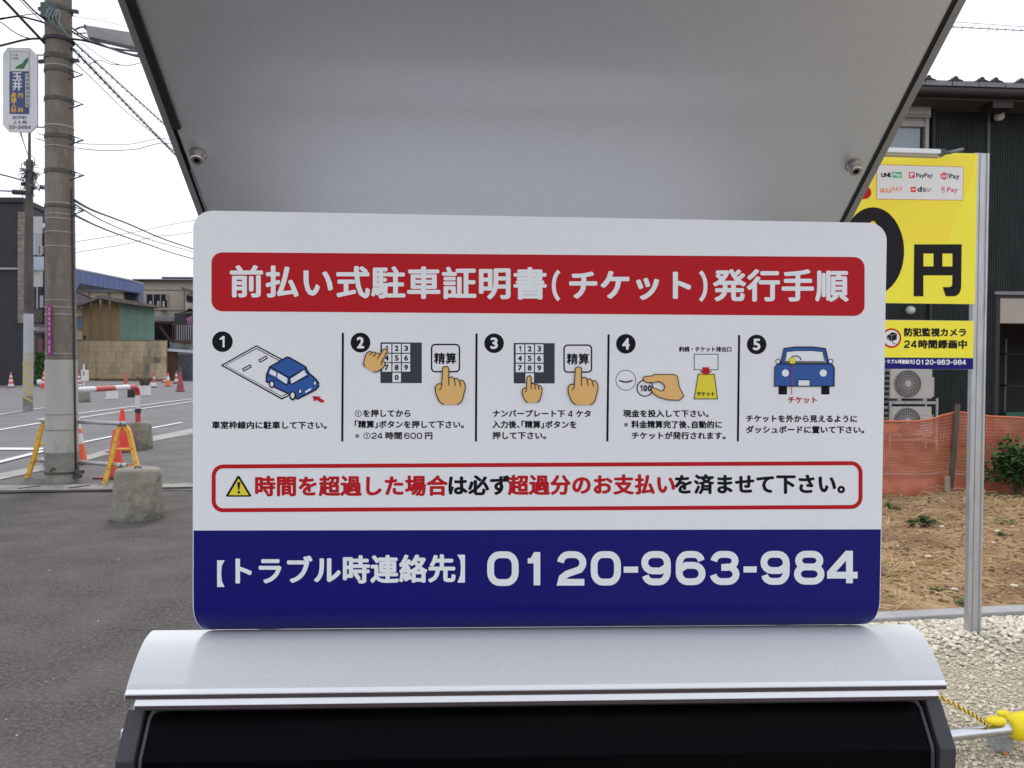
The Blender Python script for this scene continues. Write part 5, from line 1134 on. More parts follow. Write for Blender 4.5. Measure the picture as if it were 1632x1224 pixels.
for k in range(20): x = 274.5 + k * 3.6; obj('baluster', fp_(q4(x, 518.2, x + 1.1, 541.5), 64.02, .05), white_p if k > 1 else MATS['deck_brown'], an)
obj('stair_string', fp_([(252, 520), (257, 520), (288, 560), (282, 560)], 62.9, .1), mat('stair_dark', (.04, .035, .035), .8), an)
obj('pink_quilt', fp_([(297, 507), (306, 503), (306, 521), (300, 522)], 64.4, .15), mat('quilt_pink', (.30, .14, .26), .9, var=.3, scale=3), None, 'pink and purple bedding hung over the balcony', 'bedding')
lt = thing('lean_to', P(290, 600, 61), 'brown lean-to with a white roof sheet at the end of the block wall', 'lean-to')
obj('roof_sheet', fp_([(266, 556), (272, 555.5), (350, 562), (350, 565.5), (266, 559.5)], 60.2, 2.2), mat('sheet_white', (.62, .64, .68), .5), lt); obj('wall', fp_(q4(266, 559.6, 283.5, 606), 60.5, .15), mat('brown_board', (.10, .055, .038), .85, var=.2, scale=1), lt)
obj('tarpaulin', fp_([(283.5, 565), (350, 566), (350, 606), (286, 606)], 60.4, .1), mat('dark_tarp', (.06, .065, .075), .5, var=.4, scale=1.5, wear=(.22, .23, .25), wscale=1.2, wth=(.6, .66), stretch=(1, 1, .3)), lt)
obj('clutter', MB().join(fp_([(270, 545), (283, 548), (300, 552), (306, 546), (330, 546), (330, 561), (270, 557)], 62.5, .4)), mat('clutter_grey', (.14, .14, .15), .8, var=.6, scale=2.5), None, 'grey clutter piled below the balcony', 'clutter', kind='stuff')

# ---- pole and houses further along the street
g3 = at(448, 42, 0); p3_ = thing('utility_pole', Vector((g3.x, 42, hz(g3.x, 42))), 'distant utility pole further along the street', 'utility pole')
obj('shaft', MB().tube([(g3.x, 42, 0), (g3.x, 42, 11.2)], [.17, .11], 14), pole_m, p3_, smooth=True, auto=40)
for z in (9.9, 9.6): obj('cross_arm', MB().box((g3.x - .8, 41.82, z), (g3.x + .8, 41.88, z + .08)), band_m, p3_)
def house(px0, px1, h, Y, wm, rm, label):
    a, b = at(px0, Y, 0), at(px1, Y, 0); t = thing('house', Vector(((a.x + b.x) / 2, Y, 0)), label, 'house', 'distant houses along the street'); D_ = 8; w = b.x - a.x
    obj('wall', MB().box((a.x, Y, 0), (b.x, Y + D_, h)), wm, t)
    obj('roof', MB().prism([(a.x - .5, Y - .6, h + .01), (a.x - .5, Y + D_ / 2, h + 2.2), (a.x - .5, Y + D_ + .6, h + .01), (a.x - .5, Y + D_ + .6, h + .2), (a.x - .5, Y + D_ / 2, h + 2.45), (a.x - .5, Y - .6, h + .2)], (w + 1, 0, 0)), rm, t)
    obj('gable', MB().prism([(a.x, Y, h + .003), (a.x, Y + D_, h + .003), (a.x, Y + D_ / 2, h + 2.1)], (w, 0, 0)), wm, t)
    for r in range(int(h // 2.7)):
        for c in range(3):
            x = a.x + w * (c + .5) / 3; z = 1.0 + r * 2.7; wd = obj('window', MB().box((x - .85, Y - .05, z), (x + .85, Y - .002, z + 1.15)), gl_dark, t)
            obj('frame', MB().box((x - .92, Y - .09, z - .07), (x + .92, Y - .051, z)), white_p, wd); obj('frame', MB().box((x - .03, Y - .09, z + .001), (x + .03, Y - .051, z + 1.15)), white_p, wd)
    return t
house(590, 668, 5.6, 78, hb, dkroof, 'distant beige house with a dark roof right of the tiled house')
house(690, 752, 5.4, 84, mat('house_white', (.52, .52, .50), .8, var=.05, scale=1), MATS['roof_grey'], 'distant white house with a grey roof near the road end')
house(775, 860, 5.7, 92, MATS['house_pale'], dkroof, 'distant pale house beside the dark steel building')
house(880, 960, 5.5, 100, hb, MATS['roof_grey'], 'distant beige house partly behind the dark steel building')

# ============================================================ THE TICKET MACHINE
DN = 0.508
AX = Matrix.Rotation(math.radians(3.0), 3, 'Z') @ Matrix.Rotation(math.radians(0.16), 3, 'Y')
NRM = AX @ Vector((0, 1, 0))
PO = EYE + NRM * DN
PO = onplane(858, 586, PO, NRM)
H0 = PO.z
MW = Matrix.Translation(PO) @ AX.to_4x4() @ Matrix.Translation((0, 0, -H0))
MWI = MW.inverted()
mach = bpy.data.objects.new('ticket_machine', None); COL.objects.link(mach); mach.matrix_world = MW; WM[mach.name] = MW
tagit(mach, 'silver and black parking ticket machine with a raised lid and white instruction panel', 'ticket machine')
def L(x, y, k=0.0): return MWI @ onplane(x, y, PO + NRM * k, NRM)
def ml(name, mb, m, parent=None, label=None, smooth=False, auto=None, kind=None):
    return obj(name, mb, m, parent or mach, label, world=False, smooth=smooth, auto=auto, kind=kind)


# --- instruction panel: flat sheet whose foot rolls backwards
uL = (L(309, 400).x + L(306, 840).x) / 2; uR = (L(1413, 400).x + L(1405, 840).x) / 2
ZT = (L(700, 344).z + L(1200, 350).z) / 2
ZB = L(858, 962).z                        # where the roll begins
RB, ANG = 0.020, math.radians(80)
FLAT = ZT - ZB; TOT = FLAT + RB * ANG
def prof(s, off=0.0):                     # s: length down the sheet; off: out of the sheet, towards the viewer
    if s <= FLAT: return (-off, ZT - s)
    a = (s - FLAT) / RB
    return (RB * (1 - math.cos(a)) - off * math.cos(a), ZB - RB * math.sin(a) - off * math.sin(a))
def halfcut(s, rt, rb, tot, inset):
    if s < rt: return rt - math.sqrt(max(0, rt * rt - (rt - s) ** 2)) + inset
    if s > tot - rb: q = (s - (tot - rb)); return (1 - math.sqrt(max(0, 1 - (q / rb) ** 2))) * rb * 0.30 + inset
    return inset
def sheet(s0, s1, inset, off, thick, rt=0.0115, rb=0.031, n=80, rt_on=True):
    mb = MB(); rows = []
    ss = sorted(set([s0 + (s1 - s0) * i / n for i in range(n + 1)] + [s0 + (s1 - s0) * min(1, i / 400) for i in range(14)] + [s1 - (s1 - s0) * i / 300 for i in range(14)]))
    for s in ss:
        c = halfcut(s, rt if rt_on else 0, rb, TOT, inset); y, z = prof(s, off); y2, z2 = prof(s, off - thick)
        rows.append([(uL + c, y, z), (uR - c, y, z), (uR - c, y2, z2), (uL + c, y2, z2)])
    vs = [v for r in rows for v in r]; fs = []
    for i in range(len(rows) - 1):
        a, b = 4 * i, 4 * i + 4
        fs += [(a, b, b + 1, a + 1), (a + 1, b + 1, b + 2, a + 2), (a + 2, b + 2, b + 3, a + 3), (a + 3, b + 3, b, a)]
    fs += [(0, 1, 2, 3), tuple(4 * (len(rows) - 1) + q for q in (3, 2, 1, 0))]
    mb.add(vs, fs); return mb
panel = ml('instruction_panel', sheet(0.0, TOT, 0.0, 0.0, 0.0025), panel_white, auto=35)
sB = ZT - (L(600, 846).z + L(1200, 843).z) / 2
band = ml('blue_band', sheet(sB, TOT - 0.0001, 0.0005, 0.00012, 0.0001, rt_on=False), ink_blue, panel, smooth=False, auto=35)
def put(x, y, layer):
    p = L(x, y, -0.0001 * layer); return p
def newink(): return Ink(put)

# title
i = newink(); i.face([(p[0], p[1] + (p[0] - 857) * 0.0074) for p in rrect(337, 405.8, 1378, 499.8, 17)], 1); i.done('title_bar', ink_red, panel)
i = newink()
i.run('前払い式駐車証明書', 364.5, 873, 449.5, 453, 53, 2, bold=1.75)
i.run('チケット', 904, 1108, 454.5, 455.5, 50, 2, bold=1.9)
i.run('発行手順', 1135.5, 1353, 455.5, 456.5, 53, 2, bold=1.75)
def paren(i, cx, cy, h, d, w, layer):
    pts = [(cx - d * (0.30 * h * (math.cos(t) - 0.55)), cy + h / 2 * math.sin(t) * 1.05) for t in [(-1.15 + 2.3 * q / 12) for q in range(13)]]
    i.line(pts, w, layer)
paren(i, 889, 455, 48, 1, 6.2, 2); paren(i, 1118, 456, 48, -1, 6.2, 2)
i.done('title_lettering', ink_white, panel)
# dividers
for x0, x1, a, b in ((546.5, 545.5, 530.5, 703.5), (759.5, 758.5, 531.5, 703.5), (970, 968, 533, 703.5), (1178, 1176, 534, 703.5)):
    i = newink(); i.face([(x0 - 1.7, a), (x0 + 1.7, a), (x1 + 1.7, b), (x1 - 1.7, b)], 1); i.done('divider', ink_black, panel)
# step numbers
for n_, cx, cy, r in (('1', 354.5, 544.5, 16.4), ('2', 574.5, 546, 15.8), ('3', 787.5, 547, 15.6), ('4', 997.5, 548, 15.6), ('5', 1206, 549, 15.6)):
    i = newink(); i.face(circ(cx, cy, r), 1); i.done('number_disc', ink_black, panel)
    i = newink()
    i.one(cx - .5, cy, 8, 18, 2) if n_ == '1' else i.stamp(n_, cx, cy, 10, 17, 2, bold=1.0, fit=True)
    i.done('number', ink_white, panel)

# --- picture 1: car backing into a bay
Z6 = zoom(340, 540, 9.067)
i = newink(); bay = Z6([(985, 312), (622, 118), (143, 383), (988, 852), (1095, 800)]); i.line(bay, 5.2, 1)
for s_ in ([(425, 452), (545, 388)], [(660, 325), (778, 262)]): i.line(Z6(s_), 5.6, 1)
i.done('bay_outline', ink_black, panel)
i = newink(); i.line(Z6([(980, 314), (622, 122), (155, 383), (988, 845), (1090, 800)]), 1.6, 2)
for s_ in ([(437, 446), (533, 395)], [(672, 319), (766, 269)]): i.line(Z6(s_), 1.8, 2)
i.done('bay_lines', ink_white, panel)
body = Z6([(1065, 262), (1110, 275), (1335, 405), (1365, 480), (1490, 590), (1520, 640), (1520, 690), (1480, 735), (1215, 870), (1150, 800), (1090, 795), (890, 700), (820, 640), (765, 620), (768, 520), (815, 405)])
i = newink(); i.face(body, 3); i.done('car_picture', ink_carblue, panel)
i = newink(); i.line(body, 2.1, 4, True)
i.line(Z6([(835, 410), (1095, 560), (1330, 430)]), 1.8, 4); i.line(Z6([(1095, 560), (1090, 640), (1130, 655), (1380, 530)]), 1.6, 4); i.line(Z6([(1090, 640), (1055, 670), (860, 560), (772, 520)]), 1.2, 4)
i.face(Z6(circ(845, 655, 42, 20, 58)), 5); i.face(Z6(circ(1148, 825, 50, 20, 64)), 5); i.face(Z6(circ(1252, 757, 25, 16, 38)), 5); i.face(Z6(circ(1468, 640, 25, 16, 36)), 5)
i.face(Z6([(1365, 462), (1385, 470), (1372, 492), (1358, 488)]), 5)
i.done('car_outline', ink_black, panel)
i = newink()
for q in ([(828, 438), (912, 485), (905, 550), (806, 500)], [(935, 490), (1070, 570), (1068, 632), (1050, 650), (920, 560)], [(1115, 580), (1310, 450), (1350, 522), (1130, 648)], [(1325, 760), (1412, 706), (1412, 740), (1330, 785)]): i.face(Z6(q), 6)
i.face(Z6(circ(845, 655, 24, 16, 36)), 7); i.face(Z6(circ(1145, 818, 28, 16, 42)), 7); i.face(Z6(circ(1254, 757, 15, 14, 26)), 7); i.face(Z6(circ(1468, 640, 15, 14, 26)), 7)
i.done('car_windows', ink_white, panel)
i = newink(); i.face(Z6([(1430, 826), (1560, 834), (1530, 850), (1612, 898), (1568, 926), (1490, 880), (1460, 905)]), 3); i.done('red_arrow', ink_red, panel)

# --- keypads
def keypad(x0, y0, x1, y1, gx, gy):
    i = newink(); i.face([(x0, y0), (x1, y0 + .4), (x1, y1), (x0, y1)], 1); i.done('keypad', ink_slot, panel)
    i = newink(); j = newink(); n = 0
    for r in range(4):
        for c in range(4):
            a, b = gx[c], gx[c + 1]; p, q = gy[r], gy[r + 1]
            if (r < 3 and c < 3) or (r == 3 and c == 1):
                i.face([(a + .9, p + .9), (b - .9, p + .9), (b - .9, q - .9), (a + .9, q - .9)], 2)
                ch = '1234567890'[n]; n += 1
                j.one((a + b) / 2, (p + q) / 2, 3.6, 8.6, 3) if ch == '1' else j.stamp(ch, (a + b) / 2, (p + q) / 2, 5.4, 8.0, 3, bold=0.5, fit=True)
    i.done('key_faces', ink_white, panel); j.done('key_numbers', ink_black, panel)
    k = newink()
    for r in range(1, 4): k.line([(gx[3] + .5, gy[r]), (x1 - 1, gy[r])], .5, 2)
    k.line([(gx[3], gy[3]), (gx[3], y1 - 1)], .5, 2)
    k.done('key_grooves', mat('print_groove', (0.05, 0.055, 0.07), 0.5), panel)
keypad(606.3, 545.5, 672.2, 610.5, (608, 624.6, 639.8, 654.6, 672), (547.2, 563, 578, 593.2, 610))
keypad(818.8, 546.5, 884, 611, (821, 836.5, 851.8, 867, 884), (548, 563.6, 578.8, 594, 610.6))
def button(x0, y0, x1, y1, tx0, tx1, ty):
    i = newink(); i.line(rrect(x0 + 1, y0 + 1, x1 - 1, y1 - 1, 6), 2.3, 1, True); i.done('button_outline', ink_black, panel)
    i = newink(); i.run('精算', tx0, tx1, ty, ty, 18.5, 1, bold=0.55); i.done('button_lettering', ink_black, panel)
button(686.8, 548, 733.2, 593.4, 691.5, 728, 571.5); button(898, 549, 943.8, 594, 903, 939.5, 572.5)
def hand(T, small=False):                 # pointing hand, drawn in a zoom-7 frame; T maps it to the picture
    out = [(1200, 935), (1150, 900), (1105, 810), (1092, 740), (1100, 690), (1135, 665), (1172, 655), (1185, 480), (1198, 450), (1225, 440), (1255, 448), (1268, 480), (1268, 580), (1310, 576), (1338, 598), (1375, 595), (1405, 622), (1440, 620), (1468, 650), (1482, 710), (1462, 800), (1435, 890), (1378, 935)]
    i = newink(); i.face(T(catmull(out, False, 4)), 9); i.done('hand_picture', ink_skin, panel)
    i = newink(); i.line(T(catmull(out, False, 4)), 1.35, 11)
    for q in ([(1172, 655), (1172, 705), (1143, 748)], [(1266, 580), (1268, 685)], [(1338, 600), (1352, 690)], [(1405, 622), (1422, 700)]): i.line(T(catmull(q, False, 4)), 1.25, 12)
    i.done('hand_outline', ink_black, panel)
hand(zoom(560, 530, 8.16)); 
hand(lambda pts: [(560 + 211.6 + x / 8.16, 530 + .6 + y / 8.16) for x, y in pts])
hand(lambda pts: [(848.5 + (x - 1290) * 0.0815, 599 + (y - 440) * 0.0855) for x, y in pts])
def rot(pts):
    a = math.radians(32); o = []
    for x, y in pts:
        dx, dy = (x - 1225) * 0.093, (y - 440) * 0.083
        o.append((615.2 + dx * math.cos(a) - dy * math.sin(a), 556.6 + dx * math.sin(a) * .9 + dy * math.cos(a)))
    return o
hand(lambda pts: rot([(2450 - x, y) if False else (1225 - (x - 1225) * 0.98, y) for x, y in pts]))

# --- picture 4: coin, slot and ticket
Z4 = zoom(740, 520, 3.709)
i = newink(); i.line(Z4(circ(955, 319, 59, 36)), .9, 1, True); i.line(Z4(catmull([(915, 320), (955, 330), (995, 320)])), 2.4, 1)
i.line(Z4(circ(1068, 366, 47, 36)), 1.7, 2, True)
for ch, cx in (('1', 1046), ('0', 1070), ('0', 1096)):
    a = Z4([(cx, 366)])[0]; i.one(a[0], a[1], 3.6, 10, 3) if ch == '1' else i.stamp(ch, a[0], a[1], 5.4, 9.3, 3, bold=0.45, fit=True)
i.line(Z4([(1359, 165), (1500, 165), (1500, 257), (1359, 257)]), 1.1, 1, True)
i.done('coin_and_slot', ink_black, panel)
hb = Z4([(1066, 296), (1110, 293), (1122, 284), (1240, 284), (1260, 295), (1270, 355), (1298, 412), (1272, 437), (1200, 434), (1150, 418), (1115, 395), (1104, 370), (1112, 362), (1135, 368), (1160, 383), (1180, 378), (1186, 355), (1172, 335), (1145, 325), (1118, 333), (1080, 332), (1060, 320), (1058, 304)])
i = newink(); i.face(hb, 8); i.done('hand_picture', ink_skin, panel)
i = newink(); i.line(hb, 1.2, 10, True); i.done('hand_outline', ink_black, panel)
tk = Z4([(1383, 283), (1478, 283), (1497, 429), (1359, 429)])
i = newink(); i.face(tk, 2); i.done('ticket_picture', ink_yellow, panel)
i = newink(); i.line(tk, 1.1, 4, True); i.run('チケット', *[Z4([(x, 0)])[0][0] for x in (1374, 1483)], 627.8, 627.8, 7.2, 4, bold=0.3); i.done('ticket_lettering', ink_black, panel)
i = newink(); i.face(Z4([(1410, 242), (1447, 242), (1447, 263), (1466, 263), (1429, 289), (1391, 263), (1410, 263)]), 6); i.done('red_arrow', ink_red, panel)
# --- picture 5: car from the front
Z8 = zoom(1040, 530, 5.44)
body = Z8([(1057, 465), (1060, 300), (1082, 276), (1110, 270), (1140, 137), (1240, 124), (1390, 124), (1500, 137), (1530, 270), (1560, 276), (1577, 310), (1575, 465)])
i = newink(); i.face(Z8(rrect(1092, 455, 1166, 537, 10)), 1); i.done('car_wheel', ink_black, panel); i = newink(); i.face(Z8(rrect(1462, 455, 1534, 537, 10)), 1); i.done('car_wheel', ink_black, panel); i = newink()
i.line(Z8(circ(1088, 250, 20, 16)), 1.1, 1, True); i.done('door_mirror', ink_black, panel); i = newink(); i.line(Z8(circ(1545, 250, 20, 16)), 1.1, 1, True); i.done('door_mirror', ink_black, panel)
i = newink(); i.face(body, 3); i.done('car_picture', ink_carblue, panel)
i = newink(); i.face(Z8([(1162, 166), (1250, 157), (1390, 157), (1478, 166), (1500, 262), (1142, 262)]), 5); i.face(Z8(circ(1152, 351, 31, 20)), 5); i.face(Z8(circ(1480, 351, 31, 20)), 5); i.face(Z8([(1262, 410), (1366, 410), (1366, 460), (1262, 460)]), 5); i.done('car_windows', ink_white, panel)
i = newink(); i.face(Z8([(1142, 246), (1480, 248), (1494, 268), (1142, 268)]), 7)
i.done('dashboard_picture', mat('print_grey', (0.12, 0.12, 0.12), 0.5), panel)
i = newink(); i.line(body, 1.3, 8, True); i.line(Z8([(1110, 270), (1530, 270)]), 1.2, 8)
i.line(Z8([(1150, 262), (1162, 166), (1250, 157), (1390, 157), (1478, 166), (1494, 262)]), .8, 8)
i.line(Z8(circ(1240, 246, 50, 16, 44, PI, 2 * PI)), 1.5, 8); i.line(Z8([(1262, 462), (1262, 410), (1366, 410), (1366, 462)]), 1.0, 8)
i.done('car_outline', ink_black, panel)
i = newink(); i.face(Z8([(1186, 222), (1238, 214), (1236, 268), (1190, 268)]), 10); i.done('ticket_picture', ink_yellow, panel)
i = newink(); i.line(Z8([(1210, 268), (1206, 538)]), 1.1, 11); i.run('チケット', 1255.4, 1303.6, 637.5, 637.5, 11.5, 2, bold=0.4); i.done('red_lettering', ink_red, panel)

# --- captions
i = newink(); W_ = dict(bold=0.52)
i.run('車室枠線内に駐車して下さい。', 337.3, 522.5, 677.6, 678, 12.6, 1, **W_)
i.run('①を押してから', 564.5, 656, 659, 659, 12.4, 1, **W_)
i.run('「精算」ボタンを押して下さい。', 564, 741, 676.5, 676.8, 12.6, 1, **W_)
i.run('※①24', 565, 610.5, 694.5, 694.5, 12.2, 1, dw=.72, dstroke=.13, **W_); i.run('時間', 613.5, 641.5, 694.5, 694.5, 12.2, 1, **W_); i.run('600', 643.5, 673.5, 694.5, 694.5, 12.4, 1, dstroke=.13, **W_); i.run('円', 676.5, 690, 694.5, 694.5, 12.2, 1, **W_)
i.run('ナンバープレート下', 784.5, 901, 659.2, 659.4, 12.2, 1, **W_); i.run('4', 905, 913.5, 659.6, 659.6, 13, 1, dstroke=.13); i.run('ケタ', 917.5, 943, 659.6, 659.6, 12.2, 1, **W_)
i.run('入力後、「精算」ボタンを', 784.5, 920, 676.6, 677, 12.5, 1, **W_)
i.run('押して下さい。', 784.5, 872, 694.3, 694.4, 12.4, 1, **W_)
i.run('現金を投入して下さい。', 993, 1131, 659.2, 659.4, 12.2, 1, **W_)
i.run('※料金精算完了後、自動的に', 993.5, 1151.5, 676.6, 677, 12.5, 1, **W_)
i.run('チケットが発行されます。', 1006, 1158, 694.4, 694.6, 12.2, 1, **W_)
i.run('チケットを外から見えるように', 1188.5, 1367, 667.2, 667.8, 12.0, 1, **W_)
i.run('ダッシュボードに置いて下さい。', 1188.5, 1379, 684.8, 685.2, 12.3, 1, **W_)
i.run('釣銭・チケット排出口', 1082, 1166.5, 556.6, 556.8, 8.6, 1, bold=0.34)
i.done('caption_lettering', ink_black, panel)

# --- warning box
i = newink()
wb = [(p[0], p[1] - (p[0] - 857) * 0.0052) for p in rrect(340.5, 740.8, 1371.5, 810.6, 15)]
i.line(wb, 6.4, 1, True); i.done('warning_frame', ink_red, panel)
i = newink(); t = catmull([(381, 759.5), (399.5, 790), (362, 790)], False, 1)
i.face([(378.5, 758.5), (381.5, 758.5), (400.8, 790), (399.5, 791.6), (361, 791.6), (360, 790)], 1); i.done('warning_triangle_edge', ink_black, panel)
i = newink(); i.face([(380.2, 762.5), (396.4, 789.2), (364.4, 789.2)], 2); i.done('warning_triangle', ink_yellow, panel)
i = newink(); i.face([(378, 768.5), (383, 768.5), (381.6, 780.5), (379.6, 780.5)], 3); i.face(circ(380.6, 784.4, 2.2, 12), 3); i.done('exclamation_mark', ink_black, panel)
i = newink(); i.run('時間を超過した場合', 405, 713.8, 775.5, 774.6, 33.5, 1, bold=1.45); i.done('red_lettering', ink_red, panel); i = newink(); i.run('超過分のお支払い', 809.5, 1077.8, 773.8, 772.6, 33, 1, bold=1.45); i.done('red_lettering', ink_red, panel)
i = newink(); i.run('は必ず', 711.8, 813.6, 774.2, 774, 33, 1, bold=1.45); i.done('black_lettering', ink_black, panel); i = newink(); i.run('を済ませて下さい。', 1073, 1350.5, 772.6, 771.6, 32.5, 1, bold=1.4); i.done('black_lettering', ink_black, panel)

# --- help line
i = newink()
i.run('トラブル時連絡先', 361.5, 727, 911, 906.6, 46, 3, bold=1.7)
i.face([(346, 893), (358, 893), (353.5, 902), (352.5, 914), (353.5, 926), (358, 935.5), (346, 935.5)], 3)
i.face([(741, 884), (729, 884), (733.5, 893), (734.5, 905), (733.5, 917), (729, 928.5), (741, 928.5)], 3)
dg = [('0', 776.5, 826.5), ('1', 841, 861), ('2', 887.5, 934.5), ('0', 941.5, 989.5), ('-', 994, 1017), ('9', 1022, 1069), ('6', 1077, 1124.5), ('3', 1131, 1178.5), ('-', 1185, 1206), ('9', 1212, 1258.5), ('8', 1265.5, 1314), ('4', 1319, 1369)]
for ch, a, b in dg:
    k = (a - 776) / 593; t0, t1 = 879.5 - 1.0 * k, 933 - 2.5 * k
    if ch == '-': i.face([(a, 903.5 - k), (b, 903.3 - k), (b, 913 - k), (a, 913.2 - k)], 3)
    elif ch == '1': i.face([(a, t0 + 10.5), (a + 5, t0 + 10), (a + 10, t0 + .5), (b, t0 + .5), (b, t1), (b - 10.5, t1), (b - 10.5, t0 + 18.5), (a, t0 + 18.5)], 3)
    else: i.digit(ch, a, b, t0, t1, 10.8, 3)
i.done('help_line_lettering', ink_white, panel)

# --- raised lid (underside seen from below)
n0 = 0.588 - DN; n1 = 0.4546 - DN
A_ = (L(314, 342, n0) + L(1353, 351, n0)) / 2; B_ = (L(191, 0, n1) + L(1535.7, 0, n1)) / 2
B_.x -= .0033
WL = (L(1353, 351, n0).x - L(314, 342, n0).x) / 2; WL = (WL + (L(1535.7, 0, n1).x - L(191, 0, n1).x) / 2) / 2
cdir = Vector((0, B_.y - A_.y, B_.z - A_.z)).normalized(); cn = Vector((0, -cdir.z, cdir.y)) * -1     # cn: out of the underside, to the viewer
if cn.z > 0: cn = -cn
LEN = 0.36; S0 = -0.045
def lid(u, t, h=0.0):                      # u across, t up the slope from the rear edge, h out of the underside
    uc = A_.x + (B_.x - A_.x) * t / (B_ - A_).length
    return Vector((uc + u, A_.y, A_.z)) + cdir * t + cn * h
def lidbar(u0, u1, t0, t1, h0, h1):
    mb = MB(); vs = [lid(u, t, h) for h in (h0, h1) for t in (t0, t1) for u in (u0, u1)]
    return mb.add(vs, [(0, 2, 3, 1), (4, 5, 7, 6), (0, 1, 5, 4), (1, 3, 7, 5), (3, 2, 6, 7), (2, 0, 4, 6)])
lidp = bev(ml('lid', lidbar(-WL + .0062, WL - .0062, S0, LEN, -0.004, 0.0), alu_sheet), .0004)
ml('lid_rim', lidbar(-WL, -WL + .0040, S0, LEN, -0.012, 0.0012), alu_edge, lidp)
ml('lid_rim', lidbar(WL - .0046, WL, S0, LEN, -0.012, 0.0012), alu_edge, lidp)
ml('rubber_seal', lidbar(WL - .0070, WL - .00465, S0, LEN, -0.003, 0.0006), rubber, lidp)
tS = None
def tlid(x, y):                            # where a pixel meets the lid's underside
    o = MW @ lid(0, 0); n = MW.to_3x3() @ cn; p = MWI @ onplane(x, y, o, n); t = (p - lid(0, 0)).dot(cdir); return p.x - lid(0, t).x, t
tS = tlid(277, 203)[1]
ml('rubber_seal', lidbar(-WL + .0045, -WL + .0095, tS, LEN, -0.001, 0.0022), rubber, lidp)
ml('lid_rim', lidbar(-WL + .00405, -WL + .0058, S0, tS - .0005, -0.003, 0.0004), joint_dark, lidp)
ml('lid_rim', lidbar(-WL + .0058, -WL + .0076, S0, tlid(305, 270)[1], -0.003, 0.0008), alu_edge, lidp)
for bx, by in ((317, 244), (1360, 262)):
    u, t = tlid(bx, by)
    bb = MB(); c = lid(u, t, 0.0)
    bb.lathe([(0.0058, 0.0), (0.0058, .0008), (0.0053, .0009)], c, 28, axis=cn)
    b1 = ml('bolt', bb, steel, lidp, smooth=True, auto=40)
    w2 = MB(); w2.lathe([(0.0046, .0009), (0.0047, .0016), (0.0044, .0018), (0.0044, .0021), (0.0040, .0023), (0.0040, .0068), (0.0037, .0073), (0.0021, .0073), (0.0019, .0050), (0.0002, .0047)], c, 28, axis=cn)
    # the socket: six flats
    ml('bolt_head', w2, steel, b1, auto=30, smooth=True)
    w3 = MB(); w3.lathe([(0.00195, .0062), (0.00195, .0071)], c, 6, axis=cn); ml('hex_socket', w3, joint_dark, b1)

# --- silver hood under the panel
HW = 0.246
uc = (L(197, 1105, .486 - DN).x + L(1508, 1092, .486 - DN).x) / 2
E_ = 1.4
def ext(profile, half, m, name, parent=None, c=None, auto=40, capm=None):
    mb = MB(); n = len(profile); c = uc if c is None else c
    for sx in (-1, 1):
        for y, z in profile: mb.v.append(Vector((c + sx * half, y, z)))
    for k in range(n): mb.f.append((k, (k + 1) % n, n + (k + 1) % n, n + k))
    mb.f.append(tuple(range(n))[::-1]); mb.f.append(tuple(range(n, 2 * n)))
    return ml(name, mb, m, parent, smooth=True, auto=auto)
def hp(d, z): return (d - DN, E_ + z)
arc = catmull([hp(.542, -.1745), hp(.532, -.1708), hp(.5225, -.1681), hp(.5150, -.1686), hp(.5078, -.1706), hp(.5000, -.1750), hp(.4925, -.1806), hp(.4845, -.1880)], False, 6)
hood = ext([hp(.542, -.1930)] + arc + [hp(.4834, -.1898), hp(.4832, -.1900), hp(.4812, -.1917), hp(.4808, -.1920), hp(.4808, -.1946)], HW, alu, 'hood', auto=22)
lit_edge = mat('lit_edge', (0.86, 0.87, 0.90), 0.5, 0.1)  # light on the level ledges is put into this pale colour
ext([hp(.4832, -.18985), hp(.48105, -.1917), hp(.4812, -.1919), hp(.4833, -.1901)], HW - .0003, lit_edge, 'lit_lip', hood)  # thin pale strip added to brighten the hood's ledge
ext([hp(.4807, -.1923), hp(.4804, -.1923), hp(.4804, -.1945), hp(.4807, -.1945)], HW - .0006, face_shade_m, 'lip_shade', hood)  # dark plate that paints the shade on the upright lip
ext([hp(.60, -.1948), hp(.4806, -.1949), hp(.4783, -.1969), hp(.4780, -.1972), hp(.4780, -.1997), hp(.60, -.1997)], HW - .0065, lit_edge, 'trim_strip', hood)
ext([hp(.4779, -.1975), hp(.4776, -.1975), hp(.4776, -.1997), hp(.4779, -.1997)], HW - .0070, face_shade_m, 'lip_shade', hood)
ext([hp(.4840, -.1999), hp(.4840, -.2028), hp(.59, -.2028), hp(.59, -.1999)], HW - .010, joint_dark, 'shadow_gap', hood)  # near-black strip paints the shade between trim and bezel
# --- black bezel with sloping side cheeks and a recessed acrylic front
BW = 0.249
cheek = [hp(.4990, -.2050), hp(.4920, -.2053), hp(.4747, -.2282), hp(.4743, -.62), hp(.60, -.62), hp(.60, -.2050)]
def cheekbar(x0, x1, name):
    mb = MB(); n = len(cheek)
    for x in (x0, x1):
        for y, z in cheek: mb.v.append(Vector((uc + x, y, z)))
    for k in range(n): mb.f.append((k, (k + 1) % n, n + (k + 1) % n, n + k))
    mb.f.append(tuple(range(n))[::-1]); mb.f.append(tuple(range(n, 2 * n)))
    return bev(ml(name, mb, black_plastic), .0008)
chk = [cheekbar(-BW, -BW + .0105, 'side_cheek'), cheekbar(BW - .0105, BW, 'side_cheek')]
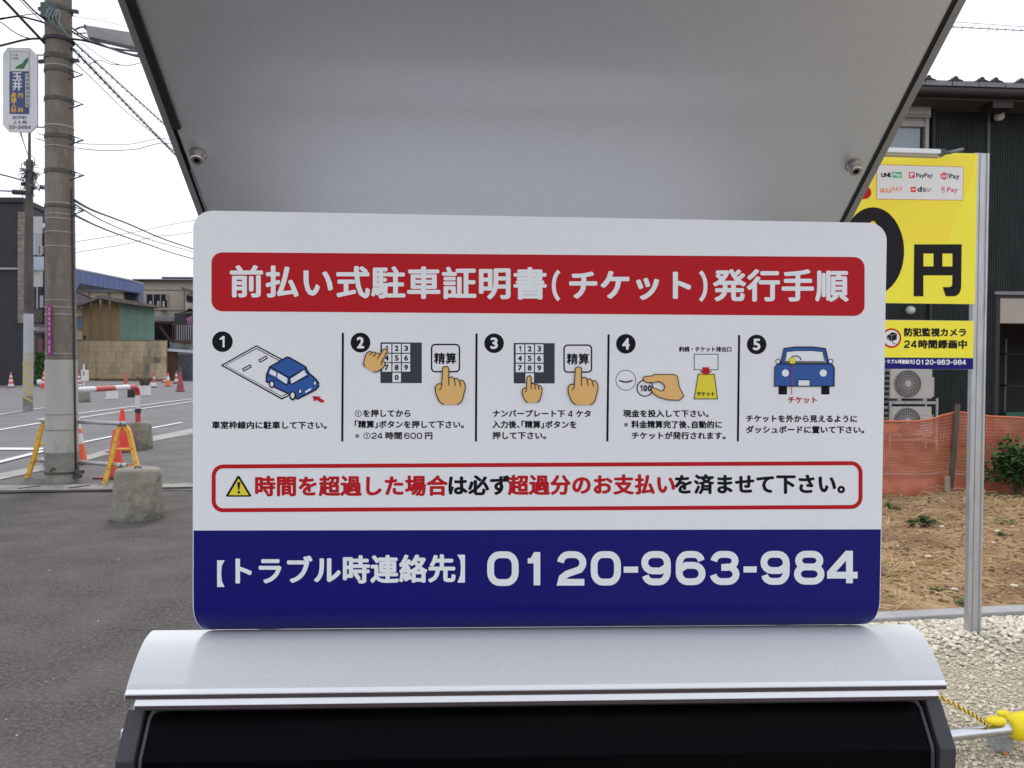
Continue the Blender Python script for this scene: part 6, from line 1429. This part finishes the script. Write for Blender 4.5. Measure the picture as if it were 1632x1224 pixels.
# acrylic front: follows the slope then drops; 5 mm back
ac = [hp(.4970, -.2055), hp(.4800, -.2292), hp(.4792, -.2320), hp(.4790, -.60), hp(.59, -.60), hp(.59, -.2055)]
front = ext(ac, BW - .0107, gloss_black, 'display_window')
rim = MB()
rp = [(-1, .4748, -.330), (-1, .4750, -.2240), (-1, .4768, -.2206)]
def rimpt(u, d, z): return Vector((uc + u, d - DN, E_ + z))
W_in = BW - .0125
ZR_ = 0
path = [rimpt(-W_in, .4785, -.34), rimpt(-W_in, .4787, -.2322), rimpt(-W_in, .4795, -.2290), rimpt(-W_in + .0003, .4925, -.2108), rimpt(-W_in + .0015, .4942, -.2084), rimpt(-W_in + .0042, .4952, -.2070), rimpt(-W_in + .009, .4955, -.2066)]
path += [rimpt(-q.x + 2 * uc - uc, q.y + DN, q.z - E_) for q in path[::-1]]
rim.tube(path, .0013, 8); ml('window_rim', rim, mat('rim_grey', (0.05, 0.052, 0.055), .4), front, smooth=True)
for sx in (-1, 1):
    q = MB(); q.lathe([(.0035, 0), (.0035, .0006), (.003, .0009)], rimpt(sx * .224, .4789, -.2450), 20, axis=(0, -1, 0)); ml('window_fixing', q, mat('fixing_dark', (0.005, 0.005, 0.006), .4, spec=.2), front, smooth=True, auto=40)
# cabinet down to the ground, its plinth and a latch
bev(ml('cabinet', MB().box((uc - BW + .004, -.028, .10), (uc + BW - .004, .20, E_ - .625)), mat('cabinet_grey', (0.30, 0.31, 0.33), .45, .3, var=.05, scale=20)), .004)
ml('plinth', MB().box((uc - .19, 0.0, 0.0), (uc + .19, .17, .0995)), mat('plinth_concrete', (.35, .34, .32), .9, var=.2, scale=20))
ml('back_shell', MB().box((uc - BW + .011, .093, E_ - .6195), (uc + BW - .011, .20, E_ - .2005)), alu_edge)
q = MB(); q.box((uc - BW - .003, -.018, E_ - .235), (uc - BW - .0001, -.012, E_ - .217)); ml('latch', q, panel_white)
q = MB()
for sx in (-1, 1): q = MB(); q.bar(Vector((uc + sx * .20, .13, E_ - .2)), Vector((uc + sx * .20, .10, A_.z - .02)), .012, .02, (0, 1, 0)); ml('lid_stay', q, steel)
ml('light_blocker', MB().box((uL + .012, .024, E_ - .168), (uR - .012, .040, E_ - .10)), alu_edge)  # added box: blocks light from behind so the hood is shaded
q = MB(); q.box((uL + .02, .003, E_ - .150), (uR - .02, .006, ZT - .02)); ml('panel_backing', q, alu_edge)
